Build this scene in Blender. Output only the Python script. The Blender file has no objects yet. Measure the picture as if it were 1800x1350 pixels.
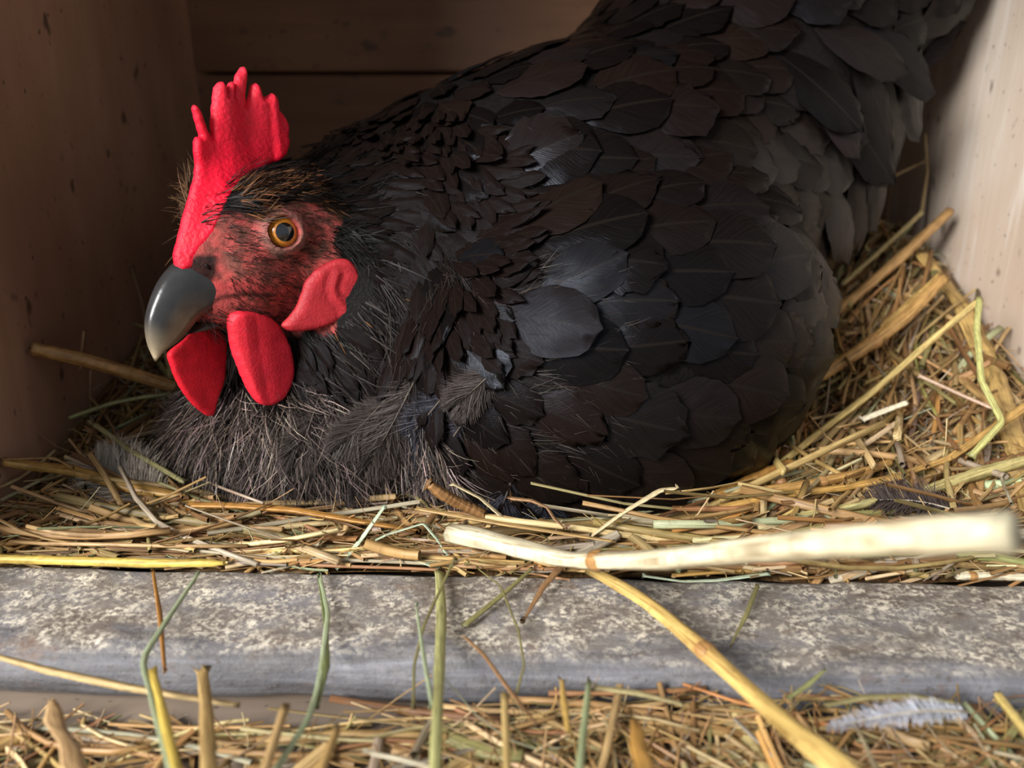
import bpy, bmesh, math, random
import numpy as np
from mathutils import Vector, Matrix, Quaternion
from mathutils.bvhtree import BVHTree

# ------------------------------------------------------------------ camera, world, light
scene = bpy.context.scene
col = scene.collection
PITCH = math.radians(18.0)
CAM_H = 0.124
FPX = 1350.0
cam_d = bpy.data.cameras.new('camera')
cam_d.sensor_width = 36.0
cam_d.lens = FPX / 1800.0 * 36.0
cam_d.clip_start = 0.005
cam = bpy.data.objects.new('camera', cam_d)
col.objects.link(cam)
cam.location = (0, 0, CAM_H)
cam.rotation_euler = (math.pi / 2 - PITCH, 0, 0)
cam_d.dof.use_dof = True
cam_d.dof.focus_distance = 0.245
cam_d.dof.aperture_fstop = 9.0
scene.camera = cam

world = bpy.data.worlds.new('world')
scene.world = world
world.use_nodes = True
bg = world.node_tree.nodes['Background']
bg.inputs[0].default_value = (0.80, 0.90, 1.0, 1)
bg.inputs[1].default_value = 0.46

def area_light(name, loc, target, size, size_y, power, color):
    d = bpy.data.lights.new(name, 'AREA')
    d.shape = 'RECTANGLE'; d.size = size; d.size_y = size_y
    d.energy = power; d.color = color
    o = bpy.data.objects.new(name, d); col.objects.link(o)
    o.location = loc
    o.rotation_euler = (Vector(target) - Vector(loc)).to_track_quat('-Z', 'Y').to_euler()
    return o
# open coop door, daylight from the front left and a little above
area_light('coop_door_daylight', (-0.84, -0.70, 0.68), (0.04, 0.33, 0.06), 0.55, 0.55, 44.0, (1.0, 0.975, 0.95))

vs = scene.view_settings
vs.view_transform = 'Standard'; vs.look = 'None'; vs.gamma = 1.0
vs.use_curve_mapping = False
vs.exposure = 0.0

# ------------------------------------------------------------------ helpers
cp, sp = math.cos(PITCH), math.sin(PITCH)
def ray(px, py):
    u = (px - 900.0) / FPX; v = (675.0 - py) / FPX
    return np.array([u, cp + v * sp, -sp + v * cp])
CAMP = np.array([0, 0, CAM_H])
def PY(px, py, Y):
    d = ray(px, py); return CAMP + d * (Y / d[1])
def PT(px, py, t):
    return CAMP + ray(px, py) * t
def PZ(px, py, z):
    d = ray(px, py); return CAMP + d * ((z - CAM_H) / d[2])

rng = np.random.default_rng(7)
random.seed(7)

def new_mesh(name, verts, faces, mats=(), smooth=True, colors=None, uvs=None, midx=None):
    me = bpy.data.meshes.new(name)
    verts = np.asarray(verts, dtype=np.float64)
    faces = np.asarray(faces, dtype=np.int32) if not isinstance(faces, list) else faces
    if isinstance(faces, np.ndarray):
        nf, k = faces.shape
        me.vertices.add(len(verts)); me.vertices.foreach_set('co', verts.ravel().astype(np.float32))
        me.loops.add(nf * k); me.loops.foreach_set('vertex_index', faces.ravel())
        me.polygons.add(nf)
        me.polygons.foreach_set('loop_start', np.arange(0, nf * k, k, dtype=np.int32))
        me.update(calc_edges=True)
    else:
        me.from_pydata([tuple(v) for v in verts], [], faces)
        me.update()
    me.validate()
    if smooth:
        me.polygons.foreach_set('use_smooth', np.ones(len(me.polygons), dtype=bool))
    for m in mats: me.materials.append(m)
    if midx is not None:
        me.polygons.foreach_set('material_index', np.asarray(midx, dtype=np.int32))
    if colors is not None:
        a = me.color_attributes.new('col', 'FLOAT_COLOR', 'POINT')
        c = np.ones((len(verts), 4), dtype=np.float32); c[:, :3] = colors
        a.data.foreach_set('color', c.ravel())
    if uvs is not None:
        ul = me.uv_layers.new(name='uv')
        li = np.empty(len(me.loops), dtype=np.int32); me.loops.foreach_get('vertex_index', li)
        ul.data.foreach_set('uv', np.asarray(uvs, dtype=np.float32)[li].ravel())
    me.update()
    return me

def obj(name, me, parent=None, loc=None):
    o = bpy.data.objects.new(name, me); col.objects.link(o)
    if loc is not None: o.location = loc
    if parent is not None: o.parent = parent
    return o

def tag(o, label, cat, group=None, kind=None):
    o['label'] = label
    if cat: o['category'] = cat
    if group: o['group'] = group
    if kind: o['kind'] = kind
    return o

def struct(o):
    o['kind'] = 'structure'; return o

def surf_nets(F, xs, ys, zs):
    nx, ny, nz = F.shape
    ins = F < 0
    c = np.zeros((nx-1, ny-1, nz-1), dtype=np.int8)
    for a in (0, 1):
        for b in (0, 1):
            for d in (0, 1):
                c += ins[a:nx-1+a, b:ny-1+b, d:nz-1+d]
    cells = np.argwhere((c > 0) & (c < 8))
    idx = -np.ones((nx-1, ny-1, nz-1), dtype=np.int32)
    idx[tuple(cells.T)] = np.arange(len(cells))
    acc = np.zeros((len(cells), 3)); cnt = np.zeros(len(cells))
    cor = [(a, b, d) for a in (0, 1) for b in (0, 1) for d in (0, 1)]
    X = np.asarray(xs); Yv = np.asarray(ys); Z = np.asarray(zs)
    for p in cor:
        for ax in range(3):
            if p[ax] == 0:
                q = list(p); q[ax] = 1
                ip = cells + np.array(p); iq = cells + np.array(q)
                fp = F[tuple(ip.T)]; fq = F[tuple(iq.T)]
                m = (fp < 0) != (fq < 0)
                t = np.where(m, fp / np.where(m, fp - fq, 1), 0)[:, None]
                pp = np.stack([X[ip[:, 0]], Yv[ip[:, 1]], Z[ip[:, 2]]], 1)
                pq = np.stack([X[iq[:, 0]], Yv[iq[:, 1]], Z[iq[:, 2]]], 1)
                acc += np.where(m[:, None], pp + t * (pq - pp), 0); cnt += m
    V = acc / cnt[:, None]
    faces = []
    for ax in range(3):
        o1, o2 = [(1, 2), (2, 0), (0, 1)][ax]
        sl0 = [slice(None)] * 3; sl1 = [slice(None)] * 3
        sl0[ax] = slice(0, -1); sl1[ax] = slice(1, None)
        ch = ins[tuple(sl0)] != ins[tuple(sl1)]
        e = np.argwhere(ch)
        lim = np.array([nx-1, ny-1, nz-1])
        ok = (e[:, o1] > 0) & (e[:, o2] > 0) & (e[:, o1] < lim[o1]) & (e[:, o2] < lim[o2])
        e = e[ok]
        def g(d1, d2):
            k = e.copy(); k[:, o1] -= d1; k[:, o2] -= d2
            return idx[tuple(k.T)]
        q = np.stack([g(1, 1), g(0, 1), g(0, 0), g(1, 0)], 1)
        flip = ~ins[tuple(e.T)]
        q[flip] = q[flip][:, ::-1]
        faces.append(q)
    return V, np.concatenate(faces)

def smooth_verts(V, faces, it=2, lam=0.5):
    n = len(V)
    for _ in range(it):
        acc = np.zeros_like(V); cnt = np.zeros(n)
        for a in range(4):
            b = (a + 1) % 4
            np.add.at(acc, faces[:, a], V[faces[:, b]]); np.add.at(cnt, faces[:, a], 1)
            np.add.at(acc, faces[:, b], V[faces[:, a]]); np.add.at(cnt, faces[:, b], 1)
        V = V + lam * (acc / np.maximum(cnt, 1)[:, None] - V)
    return V

def unit(v):
    v = np.asarray(v, dtype=float); return v / np.linalg.norm(v)
def basis(x, up=(0, 0, 1)):
    x = unit(x); y = unit(np.cross(up, x)); z = np.cross(x, y)
    return np.stack([x, y, z])        # rows
def ell(P, c, r, B=None):
    q = P - np.asarray(c, dtype=np.float32)
    if B is not None: q = q @ np.asarray(B, dtype=np.float32).T
    r = np.asarray(r, dtype=np.float32)
    k0 = np.sqrt(((q / r) ** 2).sum(-1)); k1 = np.sqrt(((q / (r * r)) ** 2).sum(-1))
    return k0 * (k0 - 1) / np.maximum(k1, 1e-6)
def cone_cap(P, a, b, ra, rb):
    a = np.asarray(a, dtype=np.float32); b = np.asarray(b, dtype=np.float32)
    ab = b - a; h = np.clip(((P - a) @ ab) / (ab @ ab), 0, 1)
    return np.linalg.norm(P - a - h[..., None] * ab, axis=-1) - (ra + (rb - ra) * h)
def smin(a, b, k):
    h = np.clip(0.5 + 0.5 * (b - a) / k, 0, 1)
    return b + (a - b) * h - k * h * (1 - h)
def smax(a, b, k): return -smin(-a, -b, k)

def vnoise(P, s, seed=0):
    """cheap smooth pseudo noise, -1..1"""
    r = np.random.default_rng(seed); out = 0
    for i in range(5):
        d = unit(r.normal(size=3)); ph = r.uniform(0, 6.28)
        out = out + np.sin((P @ d) * s * r.uniform(0.7, 1.4) + ph + 1.3 * np.sin((P @ unit(r.normal(size=3))) * s * 0.8 + ph))
    return out / 5

def poly_dist(Q, poly):
    """signed distance of 2D points to polygon, positive inside"""
    poly = np.asarray(poly, dtype=float)
    a = poly; b = np.roll(poly, -1, 0)
    best = np.full(len(Q), 1e9); ins = np.zeros(len(Q), dtype=bool)
    for p, q in zip(a, b):
        e = q - p; w = Q - p
        h = np.clip((w @ e) / max(e @ e, 1e-18), 0, 1)
        best = np.minimum(best, np.linalg.norm(w - h[:, None] * e, axis=1))
        cond = ((p[1] > Q[:, 1]) != (q[1] > Q[:, 1]))
        with np.errstate(divide='ignore', invalid='ignore'):
            xi = (q[0] - p[0]) * (Q[:, 1] - p[1]) / (q[1] - p[1]) + p[0]
        ins ^= cond & (Q[:, 0] < xi)
    return np.where(ins, best, -best)

# ------------------------------------------------------------------ materials
def mat_new(name):
    m = bpy.data.materials.new(name); m.use_nodes = True
    nt = m.node_tree; b = nt.nodes['Principled BSDF']
    return m, nt, b
def N(nt, t, **kw):
    n = nt.nodes.new(t)
    for k, v in kw.items(): setattr(n, k, v)
    return n
def ramp(nt, src, stops, interp='LINEAR'):
    r = N(nt, 'ShaderNodeValToRGB'); r.color_ramp.interpolation = interp
    el = r.color_ramp.elements
    while len(el) < len(stops): el.new(0.5)
    for e, (p, c) in zip(el, stops):
        e.position = p; e.color = (*c, 1) if len(c) == 3 else c
    if src is not None: nt.links.new(src, r.inputs[0])
    return r
def noise(nt, vec, scale, detail=4, rough=0.55, dist=0.0):
    n = N(nt, 'ShaderNodeTexNoise'); n.inputs['Scale'].default_value = scale
    n.inputs['Detail'].default_value = detail; n.inputs['Roughness'].default_value = rough
    n.inputs['Distortion'].default_value = dist
    if vec is not None: nt.links.new(vec, n.inputs['Vector'])
    return n
def mapping(nt, vec, scale=(1, 1, 1), loc=(0, 0, 0), rot=(0, 0, 0)):
    m = N(nt, 'ShaderNodeMapping'); m.inputs['Scale'].default_value = scale
    m.inputs['Location'].default_value = loc; m.inputs['Rotation'].default_value = rot
    nt.links.new(vec, m.inputs['Vector']); return m
def mix(nt, fac, a, b, mode='MIX'):
    m = N(nt, 'ShaderNodeMix', data_type='RGBA', blend_type=mode)
    for s, v in ((m.inputs[0], fac), (m.inputs[6], a), (m.inputs[7], b)):
        if isinstance(v, (int, float)): s.default_value = v
        elif isinstance(v, tuple): s.default_value = (*v, 1)
        else: nt.links.new(v, s)
    return m.outputs[2]
def bump(nt, b, h, strength, dist):
    n = N(nt, 'ShaderNodeBump'); n.inputs['Strength'].default_value = strength
    n.inputs['Distance'].default_value = dist
    nt.links.new(h, n.inputs['Height']); nt.links.new(n.outputs[0], b.inputs['Normal']); return n

def wood_mat(name, c_lo, c_hi, grain_axis, stain, speck, rough=0.65, seed=0.0, streak=0.0):
    m, nt, b = mat_new(name)
    tc = N(nt, 'ShaderNodeTexCoord').outputs['Object']
    sc = [55.0, 55.0, 55.0]; sc[grain_axis] = 5.0
    g = noise(nt, mapping(nt, tc, tuple(sc), (seed, seed, seed)).outputs[0], 1.0, 6, 0.6, 0.6)
    sc2 = [16.0] * 3; sc2[grain_axis] = 9.0
    big = noise(nt, mapping(nt, tc, tuple(sc2), (seed + 3, 1, 2)).outputs[0], 1.0, 3, 0.5)
    base = ramp(nt, g.outputs[0], [(0.3, c_lo), (0.7, c_hi)]).outputs[0]
    base = mix(nt, ramp(nt, big.outputs[0], [(0.40, (0, 0, 0)), (0.72, (0.7, 0.7, 0.7))]).outputs[0], base, stain)
    sc3 = [95.0] * 3; sc3[grain_axis] = 60.0
    sp_ = noise(nt, mapping(nt, tc, tuple(sc3), (seed + 7, 5, 1)).outputs[0], 1.0, 2, 0.5)
    base = mix(nt, ramp(nt, sp_.outputs[0], [(0.67, (0, 0, 0)), (0.75, (0.8, 0.8, 0.8))]).outputs[0], base, speck)
    sc4 = [330.0] * 3; sc4[grain_axis] = 210.0
    sp4 = noise(nt, mapping(nt, tc, tuple(sc4), (seed + 1, 2, 8)).outputs[0], 1.0, 1, 0.5)
    base = mix(nt, ramp(nt, sp4.outputs[0], [(0.70, (0, 0, 0)), (0.76, (0.75, 0.75, 0.75))]).outputs[0], base, speck)
    if streak > 0:
        sc5 = [120.0] * 3; sc5[grain_axis] = 14.0
        s5 = noise(nt, mapping(nt, tc, tuple(sc5), (seed + 4, 4, 4)).outputs[0], 1.0, 4, 0.6)
        base = mix(nt, ramp(nt, s5.outputs[0], [(0.52, (0, 0, 0)), (0.70, (streak,) * 3)]).outputs[0], base, (0.86, 0.83, 0.78))
    nt.links.new(base, b.inputs['Base Color'])
    b.inputs['Roughness'].default_value = rough
    bump(nt, b, g.outputs[0], 0.35, 0.0012)
    return m

M_left = wood_mat('stained_ply_dark', (0.46, 0.25, 0.15), (0.58, 0.34, 0.22), 2, (0.27, 0.14, 0.08), (0.06, 0.035, 0.02), seed=2.0)
M_back = wood_mat('stained_board', (0.15, 0.068, 0.030), (0.25, 0.12, 0.056), 0, (0.11, 0.048, 0.021), (0.05, 0.025, 0.015), seed=5.0)
M_right = wood_mat('pale_ply', (0.58, 0.47, 0.37), (0.72, 0.62, 0.52), 2, (0.52, 0.39, 0.29), (0.12, 0.08, 0.05), seed=9.0, streak=0.40)
M_floor = wood_mat('floor_board', (0.22, 0.165, 0.12), (0.34, 0.27, 0.21), 0, (0.18, 0.13, 0.10), (0.07, 0.045, 0.03), seed=1.0)

def sill_material():
    m, nt, b = mat_new('weathered_sill')
    tc = N(nt, 'ShaderNodeTexCoord').outputs['Object']
    at = N(nt, 'ShaderNodeAttribute', attribute_name='col')
    sepc = N(nt, 'ShaderNodeSeparateColor'); nt.links.new(at.outputs['Color'], sepc.inputs[0])
    big = noise(nt, mapping(nt, tc, (38, 60, 60)).outputs[0], 1.0, 5, 0.65)
    base = ramp(nt, big.outputs[0], [(0.30, (0.12, 0.09, 0.068)), (0.48, (0.205, 0.178, 0.155)), (0.70, (0.23, 0.225, 0.24))]).outputs[0]
    # bare worn nose: blue grey with long streaks
    st = noise(nt, mapping(nt, tc, (22, 420, 420)).outputs[0], 1.0, 5, 0.6)
    bare = ramp(nt, st.outputs[0], [(0.30, (0.07, 0.066, 0.068)), (0.55, (0.145, 0.145, 0.16)), (0.75, (0.24, 0.24, 0.265))]).outputs[0]
    base = mix(nt, sepc.outputs[0], bare, base)
    fine = noise(nt, mapping(nt, tc, (560, 620, 620)).outputs[0], 1.0, 5, 0.72, 0.25)
    patch = noise(nt, mapping(nt, tc, (110, 150, 150), (3, 1, 0)).outputs[0], 1.0, 4, 0.65)
    f1 = ramp(nt, fine.outputs[0], [(0.46, (0, 0, 0)), (0.56, (1, 1, 1))]).outputs[0]
    f2 = ramp(nt, patch.outputs[0], [(0.40, (0.05, 0.05, 0.05)), (0.62, (1, 1, 1))]).outputs[0]
    f = mix(nt, 1.0, f1, f2, 'MULTIPLY')
    f = mix(nt, 1.0, f, at.outputs['Color'], 'MULTIPLY')
    c = mix(nt, f, base, (0.76, 0.69, 0.56))
    brown = noise(nt, mapping(nt, tc, (70, 90, 90), (8, 3, 4)).outputs[0], 1.0, 4, 0.65)
    c = mix(nt, ramp(nt, brown.outputs[0], [(0.60, (0, 0, 0)), (0.72, (0.7, 0.7, 0.7))]).outputs[0], c, (0.15, 0.085, 0.05))
    dk = noise(nt, mapping(nt, tc, (380, 480, 480), (1, 7, 4)).outputs[0], 1.0, 2, 0.6)
    c = mix(nt, ramp(nt, dk.outputs[0], [(0.60, (0, 0, 0)), (0.70, (0.7, 0.7, 0.7))]).outputs[0], c, (0.085, 0.072, 0.065))
    nt.links.new(c, b.inputs['Base Color'])
    b.inputs['Roughness'].default_value = 0.5
    bump(nt, b, fine.outputs[0], 0.55, 0.0009)
    return m
M_sill = sill_material()

def straw_material():
    m, nt, b = mat_new('straw')
    at = N(nt, 'ShaderNodeAttribute', attribute_name='col')
    uv = N(nt, 'ShaderNodeUVMap').outputs[0]
    s = noise(nt, mapping(nt, uv, (9, 0.6, 1)).outputs[0], 1.0, 4, 0.6)
    c = mix(nt, 1.0, at.outputs['Color'], ramp(nt, s.outputs[0], [(0.33, (0.42, 0.35, 0.28)), (0.5, (0.92, 0.90, 0.87)), (0.68, (1.25, 1.25, 1.2))]).outputs[0], 'MULTIPLY')
    sp2 = noise(nt, mapping(nt, uv, (2.5, 3.0, 1), (4, 2, 0)).outputs[0], 1.0, 3, 0.6)
    c = mix(nt, ramp(nt, sp2.outputs[0], [(0.58, (0, 0, 0)), (0.75, (0.55, 0.55, 0.55))]).outputs[0], c, (0.16, 0.085, 0.035))
    nt.links.new(c, b.inputs['Base Color'])
    b.inputs['Roughness'].default_value = 0.42
    b.inputs['Specular IOR Level'].default_value = 0.45
    bump(nt, b, s.outputs[0], 0.4, 0.0005)
    return m
M_straw = straw_material()

def attr_mat(name, rough=0.5, spec=0.4, sss=0.0, nscale=0, nstr=0.0, mottled=None, sheen=0.0, coat=0.0):
    m, nt, b = mat_new(name)
    at = N(nt, 'ShaderNodeAttribute', attribute_name='col')
    c = at.outputs['Color']
    tc = N(nt, 'ShaderNodeTexCoord').outputs['Object']
    if mottled:
        n = noise(nt, tc, mottled[0], 4, 0.6)
        c = mix(nt, 1.0, c, ramp(nt, n.outputs[0], [(0.3, (mottled[1],) * 3), (0.7, (mottled[2],) * 3)]).outputs[0], 'MULTIPLY')
    nt.links.new(c, b.inputs['Base Color'])
    b.inputs['Roughness'].default_value = rough
    b.inputs['Specular IOR Level'].default_value = spec
    if sss:
        b.inputs['Subsurface Weight'].default_value = sss
        b.inputs['Subsurface Radius'].default_value = (1.0, 0.25, 0.2)
        b.inputs['Subsurface Scale'].default_value = 0.003
    if sheen:
        b.inputs['Sheen Weight'].default_value = sheen; b.inputs['Sheen Roughness'].default_value = 0.4
    if coat: b.inputs['Coat Weight'].default_value = coat; b.inputs['Coat Roughness'].default_value = 0.1
    if nscale:
        n2 = noise(nt, tc, nscale, 3, 0.6)
        bump(nt, b, n2.outputs[0], nstr, 0.0006)
    return m
M_skin = attr_mat('hen_skin_and_down', 0.6, 0.12, 0.0, 900, 0.55, (520, 0.62, 1.3))
M_comb = attr_mat('comb_flesh', 0.50, 0.28, 0.35, 1100, 0.45, (300, 0.85, 1.12))
M_beak = attr_mat('beak_horn', 0.28, 0.5, 0.0, 300, 0.15, (200, 0.8, 1.15))
M_strand = attr_mat('down_barbs', 0.5, 0.14, 0.0)
M_loosedown = attr_mat('loose_down', 0.7, 0.2, 0.0)

def feather_material(name='black_feather', spec=0.11, dark=1.0):
    m, nt, b = mat_new(name)
    uv = N(nt, 'ShaderNodeUVMap').outputs[0]
    sx = N(nt, 'ShaderNodeSeparateXYZ'); nt.links.new(uv, sx.inputs[0])
    # |u-.5|
    d = N(nt, 'ShaderNodeMath', operation='SUBTRACT'); nt.links.new(sx.outputs[0], d.inputs[0]); d.inputs[1].default_value = 0.5
    a = N(nt, 'ShaderNodeMath', operation='ABSOLUTE'); nt.links.new(d.outputs[0], a.inputs[0])
    # barb coordinate: v - k|u-.5|
    k = N(nt, 'ShaderNodeMath', operation='MULTIPLY_ADD'); nt.links.new(a.outputs[0], k.inputs[0]); k.inputs[1].default_value = -0.9; nt.links.new(sx.outputs[1], k.inputs[2])
    cmb = N(nt, 'ShaderNodeCombineXYZ'); nt.links.new(k.outputs[0], cmb.inputs[0]); nt.links.new(a.outputs[0], cmb.inputs[1])
    oi = N(nt, 'ShaderNodeObjectInfo')
    nt.links.new(oi.outputs['Random'], cmb.inputs[2])
    bar = noise(nt, mapping(nt, cmb.outputs[0], (60, 3, 30)).outputs[0], 1.0, 3, 0.6)
    tone = ramp(nt, oi.outputs['Random'], [(0.0, (0.0032, 0.0026, 0.0025)), (0.5, (0.0052, 0.0038, 0.0034)), (0.85, (0.0095, 0.0055, 0.0042)), (1.0, (0.0048, 0.0048, 0.0056))]).outputs[0]
    c = mix(nt, 1.0, tone, ramp(nt, bar.outputs[0], [(0.3, (0.7,) * 3), (0.7, (1.35,) * 3)]).outputs[0], 'MULTIPLY')
    rl = ramp(nt, a.outputs[0], [(0.0, (1, 1, 1)), (0.018, (0.7,) * 3), (0.035, (0, 0, 0))]).outputs[0]
    c = mix(nt, rl, c, (0.010, 0.0075, 0.006))
    nt.links.new(c, b.inputs['Base Color'])
    rg = N(nt, 'ShaderNodeMapRange'); rg.inputs['To Min'].default_value = 0.22; rg.inputs['To Max'].default_value = 0.40
    nt.links.new(oi.outputs['Random'], rg.inputs['Value']); nt.links.new(rg.outputs[0], b.inputs['Roughness'])
    fr_ = N(nt, 'ShaderNodeMath', operation='MULTIPLY'); nt.links.new(oi.outputs['Random'], fr_.inputs[0]); fr_.inputs[1].default_value = 17.31
    f2_ = N(nt, 'ShaderNodeMath', operation='FRACT'); nt.links.new(fr_.outputs[0], f2_.inputs[0])
    sr_ = ramp(nt, f2_.outputs[0], [(0.0, (spec * 0.8,) * 3), (0.62, (spec,) * 3), (0.84, (spec * 1.7,) * 3), (1.0, (spec * 2.7,) * 3)])
    nt.links.new(sr_.outputs[0], b.inputs['Specular IOR Level'])
    b.inputs['Specular Tint'].default_value = (0.74, 0.83, 1.0, 1)
    bump(nt, b, bar.outputs[0], 0.30, 0.0005)
    return m
M_feather = feather_material()
M_hackle = feather_material('black_hackle', 0.05)

def simple_mat(name, c, rough=0.5, spec=0.5, coat=0):
    m, nt, b = mat_new(name)
    tc = N(nt, 'ShaderNodeTexCoord').outputs['Object']
    n = noise(nt, tc, 900, 3, 0.5)
    cc = mix(nt, 1.0, tuple(c), ramp(nt, n.outputs[0], [(0.3, (0.8,) * 3), (0.7, (1.2,) * 3)]).outputs[0], 'MULTIPLY')
    nt.links.new(cc, b.inputs['Base Color'])
    b.inputs['Roughness'].default_value = rough; b.inputs['Specular IOR Level'].default_value = spec
    if coat: b.inputs['Coat Weight'].default_value = coat; b.inputs['Coat Roughness'].default_value = 0.03
    return m

# ------------------------------------------------------------------ nest box shell
XL, XR, YB, ZC = -0.180, 0.226, 0.470, 0.300
YF = 0.165; FLOOR = -0.019
def board(name, lo, hi, mat, parent=None, bev=0.0012, seg=(1, 1, 1)):
    bm = bmesh.new(); bmesh.ops.create_cube(bm, size=1.0)
    lo = Vector(lo); hi = Vector(hi); c = (lo + hi) / 2
    for v in bm.verts: v.co = Vector(((hi[i] - lo[i]) * v.co[i]) for i in range(3))
    bmesh.ops.bevel(bm, geom=bm.edges[:], offset=bev, segments=2, affect='EDGES', profile=0.5)
    me = bpy.data.meshes.new(name); bm.to_mesh(me); bm.free()
    me.materials.append(mat)
    o = obj(name, me, parent, c)
    return o
struct(board('floor', (-0.9, -0.75, FLOOR - 0.02), (0.95, YB + 0.016, FLOOR), M_floor))
struct(board('wall_left', (XL - 0.018, YF, FLOOR), (XL, YB, ZC), M_left))
struct(board('wall_right', (XR, YF, FLOOR), (XR + 0.018, YB, ZC), M_right))
struct(board('ceiling', (XL - 0.018, YF, ZC), (XR + 0.018, YB + 0.016, ZC + 0.018), M_back))
wb = bpy.data.objects.new('wall_back', None); col.objects.link(wb); struct(wb); wb.location = (0, YB, FLOOR)
zj = float(PY(620, 129, YB)[2])
for z0, z1, dy in ((FLOOR, 0.066, 0.0006), (0.067, zj - 0.0007, 0.0), (zj + 0.0007, ZC, -0.0006)):
    o = board('board', (XL, YB + dy, z0), (XR, YB + 0.012, z1), M_back, None, 0.0016)
    o.parent = wb; o.matrix_parent_inverse = Matrix.Translation(-wb.location)

struct(board('light_block_1', (XL - 0.018, YB + 0.0121, FLOOR), (XR + 0.018, YB + 0.022, ZC), M_back))   # unseen sheet added behind the boards to block light through their gaps
# sill lip board: profile swept along X with a worn round nose
def build_sill():
    n = 260; xs = np.linspace(-0.33, 0.36, n)
    prof = []   # (y offset from back edge toward camera is negative, z, crust mask)
    prof += [(0.0, FLOOR, 0), (0.0, -0.004, 0.3), (-0.001, -0.0012, 0.8)]
    for s in np.linspace(0.0025, 0.033, 14): prof.append((-s, -0.0006 - 0.03 * s, 1.0))
    r = 0.0080
    for a in np.linspace(0.10, 1, 12):
        th = a * math.radians(150)
        prof.append((-0.033 - r * math.sin(th), -0.0016 - r + r * math.cos(th), 1.0 if a < 0.15 else (0.45 if a < 0.22 else 0.06)))
    prof += [(-0.031, -0.0172, 0), (-0.029, FLOOR, 0)]
    prof = np.array(prof); k = len(prof)
    V = []; C = []
    for i, x in enumerate(xs):
        # back edge follows the skewed line in the photograph
        yb = 0.2005 - 0.032 * x
        wv = 0.0009 * math.sin(x * 34 + 1) + 0.0007 * math.sin(x * 81)
        for j, (dy, z, m_) in enumerate(prof):
            q = np.array([[x, dy, z]])
            nz = 0.0006 * float(vnoise(q * 1.0, 300, 3)[0]) + 0.0005 * float(vnoise(q, 120, 4)[0])
            front = min(1, -dy / 0.03)
            yy = yb + dy * (1 + 0.05 * math.sin(x * 23)) + (wv * front)
            V.append((x, yy, z + (nz if z > FLOOR else 0)))
            mm_ = m_ * (1 if m_ < 0.9 or dy > -0.024 else (1 if float(vnoise(np.array([[x, dy * 3, 0]]), 130, 77)[0]) > -0.15 - (dy + 0.033) * 40 else 0.25))
            C.append((mm_, mm_, mm_))
    F = [[i * k + j, i * k + j + 1, (i + 1) * k + j + 1, (i + 1) * k + j] for i in range(n - 1) for j in range(k - 1)]
    V = np.array(V); C = np.array(C)
    F = np.array(F)
    me = new_mesh('sill', V, F, [M_sill], True, C)
    bm = bmesh.new(); bm.from_mesh(me)
    bmesh.ops.holes_fill(bm, edges=[e for e in bm.edges if e.is_boundary], sides=0)
    bmesh.ops.recalc_face_normals(bm, faces=bm.faces[:]); bm.to_mesh(me); bm.free()
    return obj('nest_box_lip_board', me)
sill = tag(build_sill(), 'grey weathered lip board crusted with pale droppings across the nest box front', 'board')

# ------------------------------------------------------------------ hen: body as one continuous implicit surface
HEAD_A = math.radians(54.0)
hf = np.array([-math.cos(HEAD_A), -math.sin(HEAD_A), 0.0])
hl = np.array([math.sin(HEAD_A), -math.cos(HEAD_A), 0.0])
hu = np.array([0.0, 0.0, 1.0])
HB = np.stack([hf, hl, hu])
HO = PY(434, 396, 0.2605)
def H(f, l, u): return HO + (f * hf + l * hl + u * hu) * 0.001      # head-local millimetres
def toH(P): return (np.asarray(P) - HO) @ HB.T * 1000.0
def on_plane(px, py, l):
    """pixel -> head-local (f,u) on the plane l = const (mm)"""
    d = ray(px, py); o = CAMP - HO
    t = (l * 0.001 - o @ hl) / (d @ hl)
    q = (o + d * t) * 1000
    return np.array([q @ hf, q @ hu])

EYE = toH(PY(497, 408, 0.2515))
eye_dir = unit(np.array([0.36, 1.0, 0.12]))     # head local

def head_sdf(Q):
    """Q in head-local mm; mirrored about l=0"""
    A = Q.copy(); A[..., 1] = np.abs(A[..., 1])
    d = ell(Q, (-6, 0, 0), (25, 15.5, 17.5))
    d = smin(d, ell(Q, (9, 0, -9), (18, 9.0, 12.5)), 7)                 # muzzle
    d = smin(d, ell(A, (0, 8.5, -13), (15, 8, 12)), 6)                  # cheeks
    d = smin(d, ell(Q, (13, 0, -23), (15, 7, 7)), 6)
    d = smin(d, ell(Q, (2, 0, -27), (17, 9.5, 8)), 6)                    # lower jaw
    d = smin(d, cone_cap(A, (4, 11.0, 9.0), (-12, 13, 9), 4.0, 4.0), 4)   # brow
    # eye socket and lids
    e = np.array([EYE[0], abs(EYE[1]), EYE[2]])
    d = smin(d, np.linalg.norm(A - (e - eye_dir * 3.4), axis=-1) - 8.4, 3)
    q = A - (e - eye_dir * 0.3); h = q @ eye_dir
    rr = np.sqrt(np.maximum((q ** 2).sum(-1) - h * h, 0))
    d = smax(d, -(np.linalg.norm(A - (e + eye_dir * 1.5), axis=-1) - 5.3), 0.6)
    d = smin(d, np.sqrt((rr - 5.7) ** 2 + (h + 0.2) ** 2) - 0.95, 0.8)
    d = smin(d, np.sqrt((rr - 8.0) ** 2 + (h + 2.0) ** 2) - 0.7, 1.2)
    return d

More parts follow.
